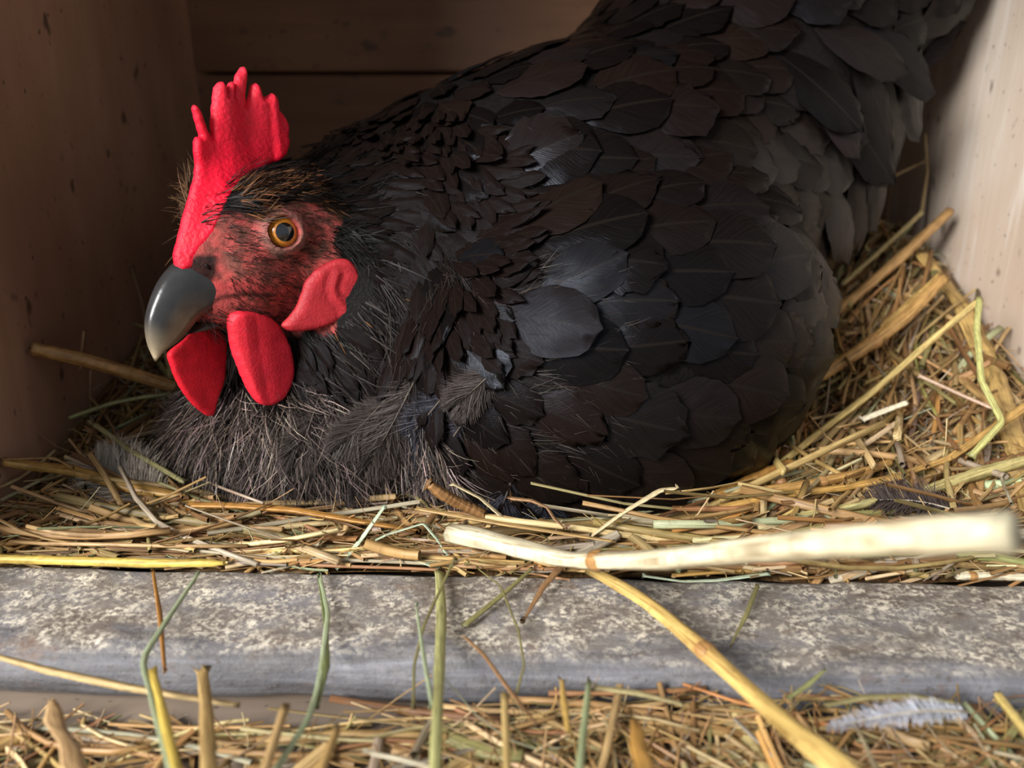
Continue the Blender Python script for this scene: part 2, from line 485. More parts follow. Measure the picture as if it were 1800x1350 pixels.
def body_sdf(P):
    d = ell(P, (0.018, 0.345, 0.074), (0.110, 0.086, 0.082), basis((0.93, 0.16, 0.32)))
    d = smin(d, ell(P, (0.098, 0.392, 0.122), (0.078, 0.068, 0.085)), 0.03)              # rump cushion
    d = smin(d, cone_cap(P, (0.12, 0.395, 0.150), (0.200, 0.402, 0.205), 0.055, 0.024), 0.02)  # tail
    d = smin(d, ell(P, (0.116, 0.378, 0.118), (0.034, 0.045, 0.070), basis((0.97, 0.14, -0.10))), 0.012)
    d = smin(d, ell(P, (-0.060, 0.318, 0.045), (0.060, 0.058, 0.060)), 0.03)             # breast
    d = smin(d, ell(P, (-0.077, 0.290, 0.014), (0.054, 0.047, 0.034)), 0.02)              # breast fluff low
    # neck cape
    d = smin(d, cone_cap(P, H(-18, 0, -3), H(-56, 4, -48), 0.0150, 0.044), 0.014)
    d = smin(d, cone_cap(P, H(-20, 0, -2), (-0.03, 0.345, 0.085), 0.017, 0.05), 0.02)
    # wing
    d = smin(d, ell(P, (0.031, 0.286, 0.043), (0.087, 0.060, 0.068), basis((0.92, 0.10, 0.36))), 0.006)
    return d

def axis_vals(lo, hi, f0, f1, fine, coarse):
    a = list(np.arange(lo, f0, coarse)); b = list(np.arange(f0, f1, fine)); c = list(np.arange(f1, hi + coarse, coarse))
    return np.array(a + b + c, dtype=np.float32)
hx, hy, hz = HO
gx = axis_vals(-0.16, 0.25, hx - 0.036, hx + 0.036, 0.0008, 0.003)
gy = axis_vals(0.19, 0.476, hy - 0.036, hy + 0.034, 0.0008, 0.003)
gz = axis_vals(-0.03, 0.255, hz - 0.036, hz + 0.026, 0.0008, 0.003)
G = np.stack(np.meshgrid(gx, gy, gz, indexing='ij'), -1).astype(np.float32)
FB = body_sdf(G)
# head only where it matters
ix = slice(*np.searchsorted(gx, [hx - 0.075, hx + 0.075])); iy = slice(*np.searchsorted(gy, [hy - 0.075, hy + 0.075])); iz = slice(*np.searchsorted(gz, [hz - 0.075, hz + 0.06]))
sub = G[ix, iy, iz]
Hd = head_sdf(((sub - HO.astype(np.float32)) @ HB.T.astype(np.float32) * 1000)) * 0.001
FB[ix, iy, iz] = smin(FB[ix, iy, iz], Hd.astype(np.float32), 0.006)
FB = np.maximum(FB, G[..., 1] - 0.466)      # stay off the back wall
FB = np.maximum(FB, G[..., 0] - (XR - 0.003))
FB = np.maximum(FB, (FLOOR + 0.002) - G[..., 2])
BV, BF = surf_nets(FB, gx, gy, gz)
del G, sub, Hd
BV = smooth_verts(BV, BF, 2)
# normals
def vert_normals(V, F):
    n = np.cross(V[F[:, 2]] - V[F[:, 0]], V[F[:, 3]] - V[F[:, 1]])
    out = np.zeros_like(V)
    for a in range(4): np.add.at(out, F[:, a], n)
    return out / np.maximum(np.linalg.norm(out, axis=1), 1e-12)[:, None]
BN = vert_normals(BV, BF)
QH = toH(BV)
# face mask
face_px = [(305, 470), (300, 440), (330, 400), (372, 395), (395, 372), (440, 380), (470, 352), (520, 345), (556, 385), (556, 470), (600, 470), (612, 520), (560, 585), (520, 575), (500, 640), (400, 660), (330, 620), (330, 520)]
face_poly = np.array([on_plane(x, y, 10.0) for x, y in face_px])
AQ = QH.copy(); AQ[:, 1] = np.abs(AQ[:, 1])
fd = poly_dist(AQ[:, [0, 2]], face_poly)
near = (np.abs(QH[:, 1]) < 24) & (QH[:, 0] > -32) & (np.abs(QH[:, 2]) < 48)
fm = np.where(near, np.clip((fd + 0.8 + 1.6 * vnoise(QH, 0.9, 5)) / 2.4, 0, 1), 0)
black = np.array([0.005, 0.004, 0.0038])
red = np.array([0.44, 0.075, 0.068]); brown = np.array([0.12, 0.050, 0.038])
nz = np.clip(0.42 + 0.75 * vnoise(QH * np.array([1, 1, 1.6]), 0.75, 11) + 0.35 * vnoise(QH, 2.4, 12), 0, 1)
# redder around the mouth and lower cheek, browner round the eye
rd = np.clip((-QH[:, 2] - 8) / 14, 0, 1) * 0.45 + np.clip((QH[:, 0] - 12) / 12, 0, 1) * 0.35
er = np.linalg.norm(AQ - np.array([EYE[0], abs(EYE[1]), EYE[2]]), axis=1)
nz = np.clip(nz + rd - 0.12 * np.exp(-(er / 10) ** 2), 0, 1)
skin = brown + (red - brown) * nz[:, None]
ringm = np.exp(-((er - 6.6) / 1.2) ** 2)[:, None] * 0.6
skin = skin * (1 - ringm) + np.array([0.24, 0.12, 0.10]) * ringm
def seg_dist(Q2, pts):
    d = np.full(len(Q2), 1e9)
    for p, q in zip(pts, pts[1:]):
        e = q - p; hh = np.clip(((Q2 - p) @ e) / (e @ e), 0, 1)
        d = np.minimum(d, np.linalg.norm(Q2 - p - hh[:, None] * e, axis=1))
    return d
cere = np.array([on_plane(x, y, 5.5) for x, y in [(328, 462), (352, 446), (370, 452), (376, 478), (366, 506), (335, 520), (318, 495)]])
cm = np.clip((poly_dist(AQ[:, [0, 2]], cere) + 0.6 + 0.8 * vnoise(QH, 1.2, 8)) / 1.2, 0, 1)[:, None] * near[:, None]
skin = skin * (1 - 0.93 * cm) + np.array([0.016, 0.015, 0.014]) * 0.93 * cm
gape = np.array([on_plane(x, y, 10.0) for x, y in [(375, 540), (400, 524), (430, 516), (462, 518)]])
gm = np.exp(-(seg_dist(AQ[:, [0, 2]], gape) / 0.9) ** 2)[:, None] * near[:, None]
skin = skin * (1 - 0.85 * gm) + np.array([0.018, 0.010, 0.009]) * 0.85 * gm
lip = np.array([on_plane(x, y, 10.0) for x, y in [(372, 512), (420, 500), (455, 506)]])
lm = np.exp(-(seg_dist(AQ[:, [0, 2]], lip) / 1.6) ** 2)[:, None] * near[:, None]
skin = skin * (1 - 0.6 * lm) + np.array([0.46, 0.05, 0.055]) * 0.6 * lm
BC = black * (1 - fm[:, None]) + skin * fm[:, None]
hen = bpy.data.objects.new('hen', None); col.objects.link(hen); hen.location = (0.05, 0.33, 0.0)
tag(hen, 'black hen with red comb and wattles sitting on straw in the nest box', 'hen')
def hpart(name, me, parent=None):
    o = bpy.data.objects.new(name, me); col.objects.link(o)
    o.parent = parent or hen
    if parent is None: o.matrix_parent_inverse = Matrix.Translation(-hen.location)
    return o
body = hpart('body', new_mesh('body', BV, BF, [M_skin], True, BC))
bvh = BVHTree.FromPolygons([Vector(v) for v in BV], [tuple(int(i) for i in f) for f in BF])
# ------------------------------------------------------------------ hen: head parts
def chaikin(L, it=2):
    p = np.asarray(L, dtype=float)
    for _ in range(it):
        q = np.roll(p, -1, 0); p = np.stack([0.78 * p + 0.22 * q, 0.22 * p + 0.78 * q], 1).reshape(-1, 2)
    return [tuple(v) for v in p]
def slab(poly_px, l0, half, R, offs=None, thick=None, step=0.45, ridge=None):
    """fleshy plate: outline traced on the head plane l=l0, rounded rim, real thickness (head-local mm)"""
    poly = np.array([on_plane(x, y, l0) for x, y in poly_px])
    lo = poly.min(0) - 3; hi = poly.max(0) + 3
    a = np.arange(lo[0], hi[0], step); b = np.arange(lo[1], hi[1], step)
    A, B = np.meshgrid(a, b, indexing='ij')
    Q2 = np.stack([A.ravel(), B.ravel()], 1)
    d = poly_dist(Q2, poly)
    d = d + 0.15 * vnoise(np.c_[Q2, 0 * Q2[:, :1]], 1.6, 21)
    h = half if thick is None else thick(Q2)
    if R is None: R = np.clip(h * 1.0, 1.6, 6.0)
    w = np.where(d > 0, h * np.sqrt(np.clip(1 - (1 - np.clip(d / R, 0, 1)) ** 2, 0, 1)), d)
    of = np.zeros(len(Q2)) if offs is None else offs(Q2)
    lmax = float(np.max(h)) + 1.5
    ls = np.arange(l0 + of.min() - lmax, l0 + of.max() + lmax, step)
    F = np.abs(ls[None, None, :] - l0 - of.reshape(A.shape)[..., None]) - w.reshape(A.shape)[..., None]
    V, Fc = surf_nets(F, a, b, ls)
    V = V[:, [0, 2, 1]]           # f, l, u
    V = smooth_verts(V, Fc, 1)
    Fc = Fc[:, ::-1]
    return V, Fc
def loc2w(V): return HO + (V @ HB) * 0.001

c1 = lambda L: [(220 + x / 3.6, 90 + y / 3.6) for x, y in L]
c2 = lambda L: [(220 + x / 3.6, 400 + y / 3.6) for x, y in L]
comb_px = c1([(290, 1385), (286, 1290), (302, 1230), (325, 1140), (350, 1040), (382, 940), (400, 880), (425, 800), (436, 720), (428, 640), (425, 570), (440, 538), (462, 545), (468, 530),
    (452, 480), (438, 430), (420, 365), (430, 338), (452, 345), (482, 385), (502, 450), (525, 510), (545, 548), (543, 480), (550, 400), (555, 300), (560, 230), (582, 196), (606, 192), (626, 230), (633, 285),
    (636, 240), (652, 200), (676, 192), (688, 215), (682, 290), (692, 235), (708, 155), (742, 98), (764, 98), (773, 130), (769, 200), (764, 290), (768, 350), (786, 270), (795, 216), (816, 200), (840, 220), (849, 275), (858, 296),
    (880, 285), (908, 265), (936, 285), (956, 320), (955, 372), (985, 400), (1005, 440), (1015, 490), (1008, 540), (1017, 570), (1003, 615), (984, 660), (940, 695), (872, 724), (840, 760), (820, 900), (760, 1050), (680, 1180), (600, 1290), (470, 1370), (330, 1400)])
rear_f = on_plane(468, 240, 0)[0]
def comb_half(Q):
    ub = np.interp(Q[:, 0], [-6, 5.1, 10.8, 14.8, 17.7, 22.4, 27], [19, 14.4, 10.4, 5.5, 1.3, -3.6, -10])
    tb = np.interp(Q[:, 0], [-12, -4, 5.1, 10.8, 14.8, 17.7, 22.4, 26], [2.4, 3.4, 6.0, 7.4, 7.8, 7.4, 5.4, 4.2])
    h = np.clip((Q[:, 1] - ub) / 15, 0, 1)
    return 1.9 + (tb - 1.9) * (1 - h) ** 2
def comb_off(Q):
    s = np.clip((rear_f - Q[:, 0]) / 3.0, 0, 1); s = s * s * (3 - 2 * s)
    wob = 0.9 * np.sin(Q[:, 0] * 0.45) * np.clip((Q[:, 1] - 18) / 20, 0, 1)
    return 1.6 * s + wob + (comb_half(Q) - 2.0) / 2
def comb_th(Q): return (comb_half(Q) + 2.0) / 2
comb_px = [(x + 4 * min(1, max(0, (y - 200) / 150)), y) for x, y in comb_px]
V, F = slab(comb_px, 0.0, 2.4, None, comb_off, comb_th, 0.32)
cc = np.tile(np.array([0.86, 0.006, 0.036]), (len(V), 1))
tipk = np.clip((V[:, 2] - 24) / 26, 0, 1)[:, None]
cc = cc * (1 - 0.5 * tipk) + np.array([0.82, 0.06, 0.095]) * 0.5 * tipk
low = np.clip((10 - V[:, 2]) / 12, 0, 1)[:, None] * np.clip(0.4 + 0.9 * vnoise(V, 0.9, 30), 0, 1)[:, None]
cc = cc * (1 - 0.40 * low) + np.array([0.30, 0.03, 0.04]) * 0.40 * low
V = V + (0.10 * vnoise(V, 3.0, 31) + 0.08 * vnoise(V, 5.5, 32))[:, None] * np.array([0.3, 1, 0.3])
hpart('comb', new_mesh('comb', loc2w(V), F, [M_comb], True, cc))

near_w = c2([(690, 590), (700, 680), (715, 770), (740, 870), (770, 980), (800, 1060), (830, 1110), (870, 1124), (920, 1112), (980, 1072), (1030, 990), (1054, 900), (1046, 780), (1010, 680), (960, 605), (900, 560), (800, 530), (720, 535)])
fr = on_plane(425, 640, 8)[0]
V, F = slab(chaikin(near_w), 12.0, 1.5, 1.5, lambda Q: 0.13 * np.clip(-38 - Q[:, 1], 0, 30) - 2.2 * np.clip((Q[:, 0] - fr + 9) / 9, 0, 1.3) ** 2 + 0.02 * (Q[:, 1] + 45) , lambda Q: 1.3 + 1.2 * np.clip((Q[:, 0] - fr + 4) / 4, 0, 1))
cw = np.tile(np.array([0.62, 0.018, 0.036]), (len(V), 1)) * (1 + 0.12 * vnoise(V, 0.6, 40))[:, None]
hpart('wattle', new_mesh('wattle', loc2w(V), F, [M_comb], True, cw))
far_w = c2([(440, 600), (420, 660), (330, 740), (262, 790), (275, 850), (310, 940), (360, 1030), (420, 1110), (480, 1165), (540, 1202), (577, 1190), (587, 1120), (620, 1020), (637, 950), (640, 850), (640, 700), (560, 600)])
V, F = slab(chaikin(far_w), -5.0, 1.5, 1.5, lambda Q: 0.06 * (Q[:, 1] + 40), None)
cw = np.tile(np.array([0.72, 0.014, 0.032]), (len(V), 1)) * (1 + 0.15 * vnoise(V, 0.7, 41))[:, None]
hpart('wattle', new_mesh('wattle', loc2w(V), F, [M_comb], True, cw))
lobe = [(x - 4, y) for x, y in [(592, 452), (603, 453), (613, 470), (620, 498), (618, 525), (608, 549), (590, 567), (567, 581), (545, 587), (531, 586), (524, 577), (534, 562), (543, 545), (548, 520), (553, 495), (566, 473), (580, 460)]]
ridge = np.array([on_plane(220 + x / 3.6, 400 + y / 3.6, 22.0) for x, y in [(1300, 290), (1285, 380), (1300, 440), (1335, 490), (1350, 560)]])
def lobe_th(Q):
    d = np.full(len(Q), 1e9)
    for p, q in zip(ridge, ridge[1:]):
        e = q - p; hh = np.clip(((Q - p) @ e) / (e @ e), 0, 1)
        d = np.minimum(d, np.linalg.norm(Q - p - hh[:, None] * e, axis=1))
    return 2.1 + 0.45 * np.exp(-(d / 0.9) ** 2) - 0.3 * np.exp(-((d - 2.2) / 0.9) ** 2)
V, F = slab(chaikin(lobe), 22.0, 2.2, 2.4, lambda Q: 0.55 * (-13.5 - Q[:, 0]), lobe_th, 0.4)
cl = np.tile(np.array([0.40, 0.022, 0.030]), (len(V), 1)) * (1 + 0.15 * vnoise(V, 0.8, 43))[:, None]
hpart('earlobe', new_mesh('earlobe', loc2w(V), F, [M_comb], True, cl))

# beak
def resample(pts, n):
    pts = np.asarray(pts, dtype=float)
    s = np.r_[0, np.cumsum(np.linalg.norm(np.diff(pts[:, :2], axis=0), axis=1))]
    tt = np.linspace(0, s[-1], n)
    from_ = []
    for k in range(pts.shape[1]):
        y = pts[:, k]
        # Catmull-Rom through arc length
        m = np.gradient(y, s)
        i = np.clip(np.searchsorted(s, tt) - 1, 0, len(s) - 2)
        h = s[i + 1] - s[i]; u = (tt - s[i]) / h
        from_.append((2*u**3-3*u**2+1)*y[i] + (u**3-2*u**2+u)*h*m[i] + (-2*u**3+3*u**2)*y[i+1] + (u**3-u**2)*h*m[i+1])
    return np.stack(from_, 1)
def beak_loft(name, cul, tom, wid, colfun, n=30, k=25, parent=None):
    C_ = np.array([on_plane(x, y, -0.5) for x, y in cul]); T_ = np.array([on_plane(x, y, w) for (x, y), w in zip(tom, wid)])
    C_ = resample(np.c_[C_, wid], n); T_ = resample(np.c_[T_, wid], n)
    V = []; 
    for i in range(n):
        w = 0.5 * (C_[i, 2] + T_[i, 2])
        for j in range(k):
            th = math.pi * j / (k - 1); sn = math.sin(th) ** 0.85
            fu = T_[i, :2] + (C_[i, :2] - T_[i, :2]) * sn
            V.append((fu[0], w * math.copysign(abs(math.cos(th)) ** 0.8, math.cos(th)), fu[1]))
    V = np.array(V)
    F = [[i*k+j, i*k+j+1, (i+1)*k+j+1, (i+1)*k+j] for i in range(n-1) for j in range(k-1)]
    F += [[(i+1)*k, (i+1)*k+k-1, i*k+k-1, i*k] for i in range(n-1)]
    F.append([0] + list(range(k-1, 0, -1))); F.append([(n-1)*k + j for j in range(k)])
    me = new_mesh(name, loc2w(V), F, [M_beak], True, colfun(V, n, k))
    bm = bmesh.new(); bm.from_mesh(me); bmesh.ops.recalc_face_normals(bm, faces=bm.faces[:]); bm.to_mesh(me); bm.free()
    return hpart(name, me, parent)
def ub_col(V, n, k):
    s = np.repeat(np.linspace(0, 1, n), k)[:, None]
    th = np.tile(np.abs(np.linspace(-1, 1, k)), n)[:, None]
    c = np.array([0.034, 0.034, 0.035]) * np.ones((len(V), 1))
    tip = np.clip((s - 0.70) / 0.27, 0, 1) ** 1.3; c = c * (1 - tip) + np.array([0.42, 0.34, 0.22]) * tip
    edge = np.clip((th - 0.60) / 0.35, 0, 1) * np.clip((s - 0.3) / 0.3, 0, 1) * 0.7
    c = c * (1 - edge) + np.array([0.20, 0.115, 0.065]) * edge
    return c * (1 + 0.15 * vnoise(V, 0.8, 50))[:, None]
beak = beak_loft('upper_beak',
    [(372, 448), (322, 452), (285, 486), (265, 526), (255, 566), (258, 602), (271, 635)],
    [(440, 524), (380, 543), (350, 560), (334, 580), (314, 601), (291, 617), (275, 635)],
    [8.0, 6.6, 5.8, 5.0, 3.9, 2.5, 0.6], ub_col)
def lb_col(V, n, k):
    s = np.repeat(np.linspace(0, 1, n), k)[:, None]
    return np.array([0.020, 0.014, 0.013]) * (1 - 0 * s) + np.array([0.10, 0.05, 0.03]) * s * 0.4
beak_loft('lower_beak',
    [(445, 528), (395, 545), (360, 556), (336, 574), (322, 588)],
    [(440, 556), (395, 572), (360, 582), (338, 586), (322, 592)],
    [6.0, 5.2, 4.4, 3.4, 1.6], lb_col, 16, 15)
# nostril flap at the beak base
def ellipsoid_part(name, c, r, B, colr, mat, seg=20, parent=None):
    bm = bmesh.new(); bmesh.ops.create_uvsphere(bm, u_segments=seg, v_segments=seg // 2 + 2, radius=1.0)
    P = np.array([v.co[:] for v in bm.verts]); F = [[v.index for v in f.verts] for f in bm.faces]; bm.free()
    W = c + (P * r) @ B
    return hpart(name, new_mesh(name, loc2w(W), F, [mat], True, np.tile(colr, (len(W), 1)) * (1 + 0.3 * vnoise(W, 1.0, 9))[:, None]), parent)
nf, nu = on_plane(368, 470, 7.4)
ellipsoid_part('nostril', np.array([nf, 6.9, nu]), np.array([1.5, 0.45, 0.6]), basis((0.7, 0.2, 0.7)), np.array([0.004, 0.003, 0.003]), M_beak)

# eye
M_iris = simple_mat('iris_orange', (0.55, 0.20, 0.02), 0.25, 0.5, 0.8)
M_pupil = simple_mat('pupil', (0.004, 0.004, 0.005), 0.05, 0.6, 1.0)
M_rim = simple_mat('eye_rim', (0.02, 0.010, 0.008), 0.3, 0.5)
M_white = simple_mat('eye_membrane', (0.16, 0.10, 0.085), 0.4, 0.5)
def eyeball(sign):
    ed = eye_dir * np.array([1, sign, 1]); cen = np.array([EYE[0], sign * abs(EYE[1]), EYE[2]]) - ed * 3.0
    B = basis(ed, (0, 0, 1)); R = 5.9
    nth, nph = 26, 36; V = []; F = []; mi = []
    ang = np.linspace(0, math.radians(110), nth)
    for i, a in enumerate(ang):
        for j in range(nph):
            ph = 2 * math.pi * j / nph
            V.append(cen + R * (math.cos(a) * B[0] + math.sin(a) * (math.cos(ph) * B[1] + math.sin(ph) * B[2])))
    for i in range(nth - 1):
        for j in range(nph):
            F.append([i*nph+j, i*nph+(j+1) % nph, (i+1)*nph+(j+1) % nph, (i+1)*nph+j])
    parts = {'pupil': (0, 30, M_pupil), 'iris': (30, 50, M_iris), 'eye_rim': (50, 57, M_rim)}
    V = np.array(V); F = np.array(F); fa = np.degrees(ang[F[:, 0] // nph])
    root = hpart('eyeball', None_mesh(V, F[fa >= 55], M_white))
    for nme, (a0, a1, m) in parts.items():
        hpart(nme, None_mesh(V, F[(fa >= a0 - 1e-6) & (fa < a1)], m), root)
def None_mesh(V, F, m):
    u, inv = np.unique(F.ravel(), return_inverse=True)
    return new_mesh('eye', loc2w(V[u]), inv.reshape(F.shape).astype(np.int32), [m], True)
eyeball(1); eyeball(-1)

# ------------------------------------------------------------------ hen: plumage
def tangent(n, d):
    t = d - (d * n).sum(-1, keepdims=True) * n
    return t / np.maximum(np.linalg.norm(t, axis=-1, keepdims=True), 1e-9)
def sstep(x, a, b):
    t = np.clip((x - a) / (b - a), 0, 1); return t * t * (3 - 2 * t)
def flow(P):
    X, Y, Z = P[:, 0], P[:, 1], P[:, 2]
    d = np.tile(np.array([0.92, 0.30, -0.05]), (len(P), 1))
    br = (1 - sstep(X, -0.05, 0.015))[:, None]
    d = d * (1 - br) + np.array([0.12, -0.1, -1.0]) * br
    low = ((1 - sstep(Z, 0.02, 0.085)) * sstep(X, -0.03, 0.03))[:, None]
    d = d * (1 - 0.55 * low) + np.array([0.75, 0.1, -0.65]) * 0.55 * low
    rear = (sstep(X, 0.07, 0.125) * (1 - sstep(Z, 0.15, 0.18)) * sstep(Y, 0.31, 0.34))[:, None]
    d = d * (1 - 0.85 * rear) + np.array([0.25, -0.05, -1.0]) * 0.85 * rear
    tail = (sstep(Z, 0.15, 0.18) * sstep(X, 0.10, 0.16))[:, None]
    d = d * (1 - tail) + np.array([0.85, 0.1, 0.45]) * tail
    # around the head: away from the beak and down the neck
    q = P - HO; r = np.linalg.norm(q, axis=1)
    hd = (1 - sstep(r, 0.035, 0.075))[:, None]
    away = -hf * 1.0 + np.array([0.25, 0, -0.55]) * np.clip(-q[:, 2:3] / 0.03 + 0.7, 0, 2)
    d = d * (1 - hd) + away * hd
    return d

def feather_mesh(name, L, W, tip=0.5, fray=0.0, seed=0, nl=12, nw=9, camber=0.12, curve=0.07, mat=None):
    r = np.random.default_rng(seed)
    V = []; U = []
    for i in range(nl + 1):
        s = i / nl
        w = W * 0.5 * (min(1, (s / 0.45)) ** 0.6) * (1 - max(0, (s - tip) / (1 - tip)) ** 2.2) ** 0.5
        w = max(w, W * 0.03)
        for j in range(nw):
            x = (j / (nw - 1) - 0.5) * 2
            fr = fray * r.uniform(-1, 1) * (1 if (abs(x) > 0.7 or s > 0.85) else 0.15)
            yy = L * (s - 0.02 * abs(x) ** 2 * s + fr * 0.05)
            zz = -camber * w * x * x + L * curve * (math.sin(s * math.pi) * 0.6 - 0.55 * max(0, s - 0.55) ** 1.5) + 0.0002 * r.normal() * (abs(x) > 0.4)
            V.append((x * w * (1 + fr * 0.12), yy, zz)); U.append((j / (nw - 1), s))
    # raised shaft
    F = [[i*nw+j, i*nw+j+1, (i+1)*nw+j+1, (i+1)*nw+j] for i in range(nl) for j in range(nw - 1)]
    return new_mesh(name, V, np.array(F), [mat or M_feather], True, None, U)
FM_round = [feather_mesh('feather', 0.031, 0.0225, 0.50, 0.25, 100 + i) for i in range(5)]
FM_fray = [feather_mesh('feather', 0.030, 0.0210, 0.50, 1.1, 200 + i, 12, 11) for i in range(4)]
FM_long = [feather_mesh('feather', 0.046, 0.0190, 0.55, 0.5, 300 + i, 12, 9) for i in range(4)]
FM_small = [feather_mesh('feather', 0.021, 0.0135, 0.45, 0.8, 400 + i, 9, 9, mat=M_hackle) for i in range(4)]
FM_tail = [feather_mesh('tail_feather', 0.115, 0.034, 0.62, 0.3, 500 + i, 16, 9, 0.10, 0.05) for i in range(3)]

view = CAMP - BV; vd = np.linalg.norm(view, axis=1); view /= vd[:, None]
facing = (BN * view).sum(1)
HR = np.linalg.norm(BV - HO, axis=1)
def poisson(mask, rad, seed, limit=100000):
    idx = np.flatnonzero(mask); r = np.random.default_rng(seed); r.shuffle(idx)
    keep = []; grid = {}
    rad_arr = rad if isinstance(rad, np.ndarray) else np.full(len(BV), rad)
    cell = float(rad_arr[idx].max())
    for i in idx:
        p = BV[i]; c = tuple((p / cell).astype(int)); ok = True
        for a in (-1, 0, 1):
            for b in (-1, 0, 1):
                for e in (-1, 0, 1):
                    for j in grid.get((c[0]+a, c[1]+b, c[2]+e), ()):
                        if ((BV[j] - p) ** 2).sum() < rad_arr[i] ** 2: ok = False; break
                    if not ok: break
                if not ok: break
            if not ok: break
        if ok:
            keep.append(i); grid.setdefault(c, []).append(i)
            if len(keep) >= limit: break
    return np.array(keep)
zone_breast = (BV[:, 0] < -0.035 + 0.35 * (0.06 - BV[:, 2]).clip(-0.1, 0.06)) & (BV[:, 2] < 0.085)
zone_neck = (HR < 0.062)
visible = (facing > -0.30) & (BV[:, 2] > -0.012)
fl_mask = visible & ~zone_breast & ~zone_neck
rad = np.where(BV[:, 0] < 0.0, 0.0105, 0.0130)
fi = poisson(fl_mask, rad, 3)
FD = tangent(BN, flow(BV))
px_all = None
def place_feather(i, me, tilt, roll, scale, name, parent, lift=0.0004):
    n = BN[i]; t = FD[i]; side = np.cross(t, n)
    R = Matrix(((side[0], t[0], n[0]), (side[1], t[1], n[1]), (side[2], t[2], n[2]))).to_4x4()
    M = Matrix.Translation(Vector(BV[i] + n * lift - t * 0.006)) @ R @ Matrix.Rotation(roll, 4, 'Z') @ Matrix.Rotation(tilt, 4, 'X') @ Matrix.Diagonal((scale[0], scale[1], 1, 1))
    o = bpy.data.objects.new(name, me); col.objects.link(o); o.parent = parent
    o.matrix_parent_inverse = Matrix.Translation(-hen.location)
    o.matrix_basis = M
    return o
def mesh_np(me):
    V = np.empty(len(me.vertices) * 3, dtype=np.float32); me.vertices.foreach_get('co', V)
    Fv = np.empty(len(me.polygons) * 4, dtype=np.int32); me.loops.foreach_get('vertex_index', Fv)
    uv = np.empty(len(me.loops) * 2, dtype=np.float32); me.uv_layers[0].data.foreach_get('uv', uv)
    Uv = np.zeros((len(V) // 3, 2), dtype=np.float32); Uv[Fv] = uv.reshape(-1, 2)
    return V.reshape(-1, 3), Fv.reshape(-1, 4), Uv
order = fi[np.argsort(-facing[fi] / vd[fi] ** 2)]
print('feathers', len(order))
stuffV, stuffF, stuffU = [], [], []; off = 0
for k, i in enumerate(order):
    X, Y, Z = BV[i]
    rear = sstep(X, 0.07, 0.12) * (1 - sstep(Z, 0.15, 0.18)) * sstep(Y, 0.31, 0.34)
    r = random.random()
    if rear > 0.4: me = random.choice(FM_long)
    elif X < 0.0: me = random.choice(FM_small + FM_fray[:1])
    elif r < 0.30: me = random.choice(FM_fray)
    else: me = random.choice(FM_round)
    sc = random.uniform(0.9, 1.12)
    tilt = math.radians(random.uniform(1.5, 5)); roll = math.radians(random.gauss(0, 9))
    if k < 285:
        place_feather(i, me, tilt, roll, (sc * random.uniform(0.9, 1.15), sc), 'feather', hen)
    else:
        n = BN[i]; t = FD[i]; sd = np.cross(t, n)
        Vv, Fv, Uv = mesh_np(me)
        ct, st = math.cos(tilt), math.sin(tilt)
        q = np.stack([Vv[:, 0] * sc, Vv[:, 1] * sc * ct - Vv[:, 2] * st, Vv[:, 1] * sc * st + Vv[:, 2] * ct], 1)
        w = BV[i] + n * 0.0004 - t * 0.006 + q @ np.stack([sd, t, n])
        stuffV.append(w); stuffF.append(Fv + off); stuffU.append(Uv); off += len(w)
# hackle: slim lancet feathers round the neck, and short ones over the crown, joined (too many and too fine to part)
FM_hack = [feather_mesh('hackle', 0.019, 0.0062, 0.30, 0.8, 600 + i, 7, 5, 0.25, 0.04) for i in range(4)]
lobe_fu = np.array([on_plane(x, y, 22.0) for x, y in lobe])
lobe_free = ~((poly_dist(QH[:, [0, 2]], lobe_fu) > -1.0) & (QH[:, 1] > 0) & (HR < 0.06))
hk = poisson(lobe_free & ~((QH[:, 0] > 2) & (QH[:, 2] > -8)) & (HR < 0.085) & (HR > 0.018) & (fm < 0.15) & (facing > -0.5) & ~((BV[:, 2] < 0.045) & zone_breast), 0.0038, 5)
print('hackle', len(hk))
for i in hk:
    Vv, Fv, Uv = mesh_np(random.choice(FM_hack)); sc = 0.45 + 0.55 * sstep(HR[i], 0.022, 0.055)
    n = BN[i]; t = FD[i]; a = random.gauss(0, 0.22); sd = np.cross(t, n)
    t2 = t * math.cos(a) + sd * math.sin(a); sd = np.cross(t2, n); tl = math.radians(random.uniform(3, 14))
    ct, st = math.cos(tl), math.sin(tl)
    q = np.stack([Vv[:, 0] * sc, Vv[:, 1] * sc * ct - Vv[:, 2] * st, Vv[:, 1] * sc * st + Vv[:, 2] * ct], 1)
    w = BV[i] + n * 0.0002 + q @ np.stack([sd, t2, n])
    stuffV.append(w); stuffF.append(Fv + off); stuffU.append(Uv); off += len(w)
pl = hpart('plumage', new_mesh('plumage', np.concatenate(stuffV), np.concatenate(stuffF), [M_hackle], True, None, np.concatenate(stuffU)))
pl['kind'] = 'stuff'
# tail fan
for k, (a, dy, dz, ln) in enumerate([(-4, 0.0, 0.0, 0.9), (6, 0.006, 0.012, 1.0), (17, 0.012, 0.022, 1.0), (28, 0.018, 0.030, 1.0), (40, 0.022, 0.036, 0.95)]):
    M = Matrix.Translation((0.118, 0.392 + dy * 0.4, 0.150 + dz)) @ Matrix.Rotation(math.radians(-90 - 4), 4, 'Z') @ Matrix.Rotation(math.radians(18 + a), 4, 'X') @ Matrix.Rotation(math.radians(72 - 4 * k), 4, 'Y') @ Matrix.Diagonal((1, ln * 0.9, 1, 1))
    o = bpy.data.objects.new('tail_feather', FM_tail[k % 3]); col.objects.link(o); o.parent = hen
    o.matrix_parent_inverse = Matrix.Translation(-hen.location); o.matrix_basis = M

